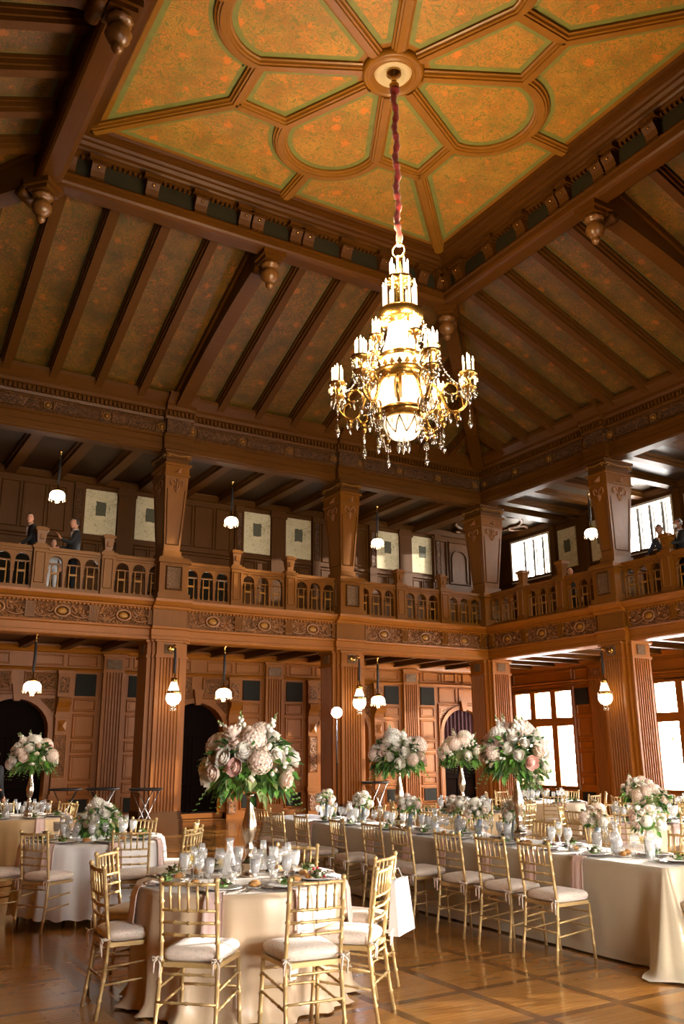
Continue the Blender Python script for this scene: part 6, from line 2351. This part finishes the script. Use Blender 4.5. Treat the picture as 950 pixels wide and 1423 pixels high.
def person(label, loc, yaw, pose, outfit, head_yaw=0.0, head_tilt=0.0, scale=1.0, skin='skin', hair='hair', bald=False, mask=False, group=None, shirt=True):
    """pose: dict of overrides for joints (local, +y forward). outfit: (jacket, trousers)"""
    J = {'pel': (0, 0, .96), 'waist': (0, 0, 1.10), 'chest': (0, .0, 1.30), 'neckb': (0, -.005, 1.47), 'neck': (0, .01, 1.53), 'head': (0, .02, 1.60)}
    for sg, s_ in ((-1, 'l'), (1, 'r')):
        J.update({'sh' + s_: (sg * .185, -.005, 1.42), 'el' + s_: (sg * .235, -.03, 1.14), 'wr' + s_: (sg * .24, .08, .90), 'pa' + s_: (sg * .235, .11, .83),
                  'hip' + s_: (sg * .095, 0, .92), 'kn' + s_: (sg * .105, .02, .50), 'an' + s_: (sg * .11, -.01, .09), 'to' + s_: (sg * .12, .14, .04)})
    J.update(pose)
    R = {'pel': (.165, .12), 'waist': (.165, .12), 'chest': (.195, .135), 'neckb': (.075, .07), 'neck': (.056, .058), 'head': (.06, .065)}
    for s_ in 'lr':
        R.update({'sh' + s_: (.072, .072), 'el' + s_: (.050, .050), 'wr' + s_: (.036, .036), 'pa' + s_: (.040, .020), 'hip' + s_: (.095, .095), 'kn' + s_: (.066, .066), 'an' + s_: (.048, .048), 'to' + s_: (.042, .034)})
    E = [('pel', 'waist'), ('waist', 'chest'), ('chest', 'neckb'), ('neckb', 'neck'), ('neck', 'head')]
    for s_ in 'lr':
        E += [('chest', 'sh' + s_), ('sh' + s_, 'el' + s_), ('el' + s_, 'wr' + s_), ('wr' + s_, 'pa' + s_), ('pel', 'hip' + s_), ('hip' + s_, 'kn' + s_), ('kn' + s_, 'an' + s_), ('an' + s_, 'to' + s_)]
    # fingers
    for s_, sg in (('l', -1), ('r', 1)):
        pa = Vector(J['pa' + s_]); wr = Vector(J['wr' + s_])
        d = (pa - wr).normalized(); side = d.cross(Vector((0, 0, 1)))
        if side.length < .2: side = Vector((1, 0, 0))
        side.normalize(); nn = side.cross(d)
        for q in range(4):
            o = side * (-.028 + .0187 * q); l = (.034, .040, .038, .030)[q]
            b = pa + d * .02 + o
            J['f%s%d0' % (s_, q)] = tuple(b); J['f%s%d1' % (s_, q)] = tuple(b + d * l * .9 - nn * .006); J['f%s%d2' % (s_, q)] = tuple(b + d * l * 1.5 - nn * .026)
            for e in range(3): R['f%s%d%d' % (s_, q, e)] = (.0095 - .001 * e,) * 2
            E += [('pa' + s_, 'f%s%d0' % (s_, q)), ('f%s%d0' % (s_, q), 'f%s%d1' % (s_, q)), ('f%s%d1' % (s_, q), 'f%s%d2' % (s_, q))]
        b = wr.lerp(pa, .5) + side * (-.04)
        J['t%s0' % s_] = tuple(b); J['t%s1' % s_] = tuple(b + d * .04 - side * .018)
        R['t%s0' % s_] = (.011, .011); R['t%s1' % s_] = (.009, .009)
        E += [('wr' + s_, 't%s0' % s_), ('t%s0' % s_, 't%s1' % s_)]
    names = list(J); idx = {n: i for i, n in enumerate(names)}
    me = bpy.data.meshes.new('skeleton'); me.from_pydata([J[n] for n in names], [(idx[a], idx[b]) for a, b in E], [])
    ob = bpy.data.objects.new('skeleton', me); COL.objects.link(ob)
    sk = ob.modifiers.new('skin', 'SKIN')
    if not me.skin_vertices: me.attributes
    for n in names:
        v = me.skin_vertices[0].data[idx[n]]; v.radius = R[n]; v.use_root = (n == 'pel')
    sb = ob.modifiers.new('sub', 'SUBSURF'); sb.levels = 1; sb.render_levels = 1
    dg = bpy.context.evaluated_depsgraph_get()
    ev = bpy.data.meshes.new_from_object(ob.evaluated_get(dg))
    bpy.data.objects.remove(ob)
    seg = []
    for a, b in E:
        kind = 0
        if a in ('pel', 'waist', 'chest') and b in ('waist', 'chest', 'neckb', 'shl', 'shr'): kind = 1
        elif a[:2] == 'sh' or (a[:2] == 'el'): kind = 1
        elif b[:3] == 'hip' or a[:3] == 'hip' or a[:2] == 'kn': kind = 4
        elif a[:2] == 'an': kind = 2
        seg.append((Vector(J[a]), Vector(J[b]), kind))
    mb = MB(); mb.v = [tuple(v.co) for v in ev.vertices]
    for p in ev.polygons:
        c = p.center; best = 9; kd = 0
        for a, b, k in seg:
            ab = b - a; t_ = max(0, min(1, (c - a).dot(ab) / max(1e-6, ab.length_squared)))
            d = (c - (a + ab * t_)).length
            if k == 1 and (b - a).length > 0 and t_ > .97 and a == Vector(J['ell']): d += .02
            if d < best: best = d; kd = k
        mb.f.append(tuple(p.vertices)); mb.m.append(kd); mb.sm.append(True)
    hc = Vector(J['head']) + Vector((0, .015, .055))
    head_geo(mb, hc, head_yaw, head_tilt)
    for v_ in (): pass
    o = mb.build('person', [M[skin], M[outfit[0]], M['hair'], M['lips'], M[outfit[1]]])
    o.location = loc; o.rotation_euler = (0, 0, yaw); o.scale = (scale,) * 3
    prop(o, label, 'person', group)
    h = hair_mb(hc, head_yaw, 1.0, head_tilt, bald).build('hair', M[hair], o)
    if shirt:
        ch = Vector(J['chest']); nb = Vector(J['neckb'])
        m = MB()
        f_ = lambda x, z, dy: (x + ch.x * 0, ch.y + dy, z)
        m.prism([(-.04, nb.z - .01), (.04, nb.z - .01), (.0, ch.z - .02)], 'y', nb.y + .04, nb.y + .10)
        m.build('shirt_front', M['shirt'], o)
        m = MB(); m.smooth = True; m.tube([(nb.x + .062 * math.cos(a), nb.y + .004 + .062 * math.sin(a), nb.z + .035) for a in [i * PI / 5 for i in range(10)]], .014, 5, closed=True)
        m.build('collar', M['shirt'], o)
    if mask:
        m = MB(Matrix.Translation(hc) @ Matrix.Rotation(head_yaw, 4, 'Z')); m.smooth = True; m.sphere((0, .062, -.05), .055, 10, 8, (1.1, .85, .9)); m.build('face_mask', M['shirt'], o)
    return o
M['lips'] = plain('lips', (.35, .10, .08), .5)
DK = 4.975
person('man in a black suit turning his head toward us, behind the newel post', (3.76, 19.30, DK), math.radians(70), {'ell': (-.28, .02, 1.16), 'wrl': (-.20, .22, 1.02), 'pal': (-.17, .29, 1.0),
       'chest': (0, .03, 1.30), 'neckb': (0, .06, 1.46), 'neck': (0, .08, 1.52), 'head': (0, .10, 1.59)}, ('suit', 'suit'), head_yaw=math.radians(95), scale=1.02)
person('man in a black suit and white collar gesturing with raised hand', (4.66, 19.35, DK), math.radians(88), {'ell': (-.22, .12, 1.16), 'wrl': (-.16, .34, 1.24), 'pal': (-.15, .38, 1.32), 'elr': (.22, .10, 1.14), 'wrr': (.14, .33, 1.10), 'par': (.10, .40, 1.10)},
       ('suit', 'suit'), head_yaw=math.radians(8), head_tilt=.08, scale=1.02)
person('small person in white with pale flowers, between the two suited men', (4.22, 19.42, DK), math.radians(175), {}, ('shirt', 'shirt'), scale=.72, hair='hair_grey')
M_ = None
person('man in a navy jacket leaning on the window-side balustrade', (16.48, 12.95, DK), math.radians(100), {'chest': (0, .06, 1.27), 'neckb': (0, .12, 1.42), 'neck': (0, .15, 1.47), 'head': (0, .17, 1.53), 'shl': (-.19, .09, 1.37), 'shr': (.19, .09, 1.37),
       'elr': (.30, .14, 1.14), 'wrr': (.30, .30, 1.00), 'par': (.29, .34, .99), 'ell': (-.34, .18, 1.20), 'wrl': (-.28, .36, 1.10), 'pal': (-.22, .40, 1.10)}, ('navy', 'navy'), skin='skin_d', head_tilt=-.1)
person('masked man in black at the right end of the window-side gallery', (16.45, 12.48, DK), math.radians(60), {'ell': (-.22, .10, 1.16), 'wrl': (-.12, .30, 1.18), 'pal': (-.08, .36, 1.2)}, ('suit', 'suit'), skin='skin_d', mask=True)
person('bald man with white hair seen just above the window-side rail', (18.35, 17.76, DK), math.radians(135), {}, ('suit', 'suit'), bald=True, hair='hair_white')
person('waiter in black holding a paper, half hidden at the left edge', (2.98, 17.1, 0), math.radians(-150), {'elr': (.22, .06, 1.14), 'wrr': (.15, .26, 1.08), 'par': (.12, .32, 1.08), 'wrl': (-.24, .06, .90)}, ('suit', 'suit'), shirt=False)
# ------------------------------------------------------------------ light
wd = bpy.data.worlds.new('daylight'); bpy.context.scene.world = wd; wd.use_nodes = True
bg = wd.node_tree.nodes['Background']; bg.inputs[0].default_value = (1, .93, .83, 1); bg.inputs[1].default_value = 62.0


def light(kind, name, loc, energy, color=(1, 1, 1), size=.1, rot=None, **kw):
    d = bpy.data.lights.new(name, kind); d.energy = energy; d.color = color
    if kind == 'AREA': d.size = size
    elif kind == 'SUN': d.angle = size
    else: d.shadow_soft_size = size
    for a, b in kw.items(): setattr(d, a, b)
    o = bpy.data.objects.new(name, d); COL.objects.link(o); o.location = loc
    if rot is not None: o.rotation_euler = rot
    return o


def portal(k, s, z, w, h, off=.25):
    d = bpy.data.lights.new('window_portal', 'AREA'); d.shape = 'RECTANGLE'; d.size = w; d.size_y = h
    d.cycles.is_portal = True
    o = bpy.data.objects.new('window_portal', d); COL.objects.link(o)
    # area lights shine along local -Z: turn it to the room's centre
    o.matrix_world = SIDE(k) @ Matrix.Translation((s, BD + off, z)) @ Matrix.Rotation(PI / 2, 4, 'X') @ Matrix.Rotation(PI, 4, 'X') @ Matrix.Rotation(0, 4, 'Z')
    return o
for k in (1, 2):
    for c in WINS[k]: portal(k, c, 2.04, 2.6 if k == 1 else 3.6, 2.9)  # the south ones serve the added fill windows
for c in UW: portal(1, c, 7.74, 1.72, 1.34, .45)
sd = Vector((-1, .265, -.145)).normalized()
sun = light('SUN', 'sun', (12, -8, 8), 19.0, (1, .90, .76), .012)
sun.rotation_euler = sd.to_track_quat('-Z', 'Y').to_euler()

# ------------------------------------------------------------------ camera
cam = bpy.data.cameras.new('camera'); co = bpy.data.objects.new('camera', cam); COL.objects.link(co)
F_, yw, pt, rl = 1210.537, 1.02899203, .269335101, -.00647975875
cy_, sy_, cp, sp, cr, sr = math.cos(yw), math.sin(yw), math.cos(pt), math.sin(pt), math.cos(rl), math.sin(rl)
fw = Vector((cp * cy_, cp * sy_, sp)); rt = Vector((sy_, -cy_, 0)); up = rt.cross(fw)
a_ = rt * cr + up * sr; b_ = rt * -sr + up * cr
co.matrix_world = Matrix(((a_.x, b_.x, -fw.x, 0), (a_.y, b_.y, -fw.y, 0), (a_.z, b_.z, -fw.z, 1.66), (0, 0, 0, 1)))
cam.sensor_fit = 'VERTICAL'; cam.sensor_height = 36; cam.lens = 36 * F_ / 1423
cam.clip_end = 200; cam.clip_start = .05
sc = bpy.context.scene; sc.camera = co
sc.view_settings.view_transform = 'Standard'; sc.view_settings.look = 'None'; sc.view_settings.gamma = 1; sc.view_settings.use_curve_mapping = False
sc.view_settings.exposure = 0.0
sc.cycles.use_denoising = True
sc.cycles.max_bounces = 8; sc.cycles.transparent_max_bounces = 16; sc.cycles.diffuse_bounces = 4
sc.cycles.sample_clamp_indirect = 6
sc.cycles.caustics_reflective = False; sc.cycles.caustics_refractive = False
PW_ = {'c': 85.0, 'd': 10.0, 'g': 42.0}
for (p, e, r, kind) in POINTS:
    light('POINT', 'lamp_light', p, PW_[kind], (1, .72, .40), r)
light('POINT', 'lamp_light', (CHX, CHY, 8.9), 260, (1, .70, .38), .15)
light('POINT', 'flash_light', (10.50, 17.72, 2.55), 60, (.85, .90, 1), .03)
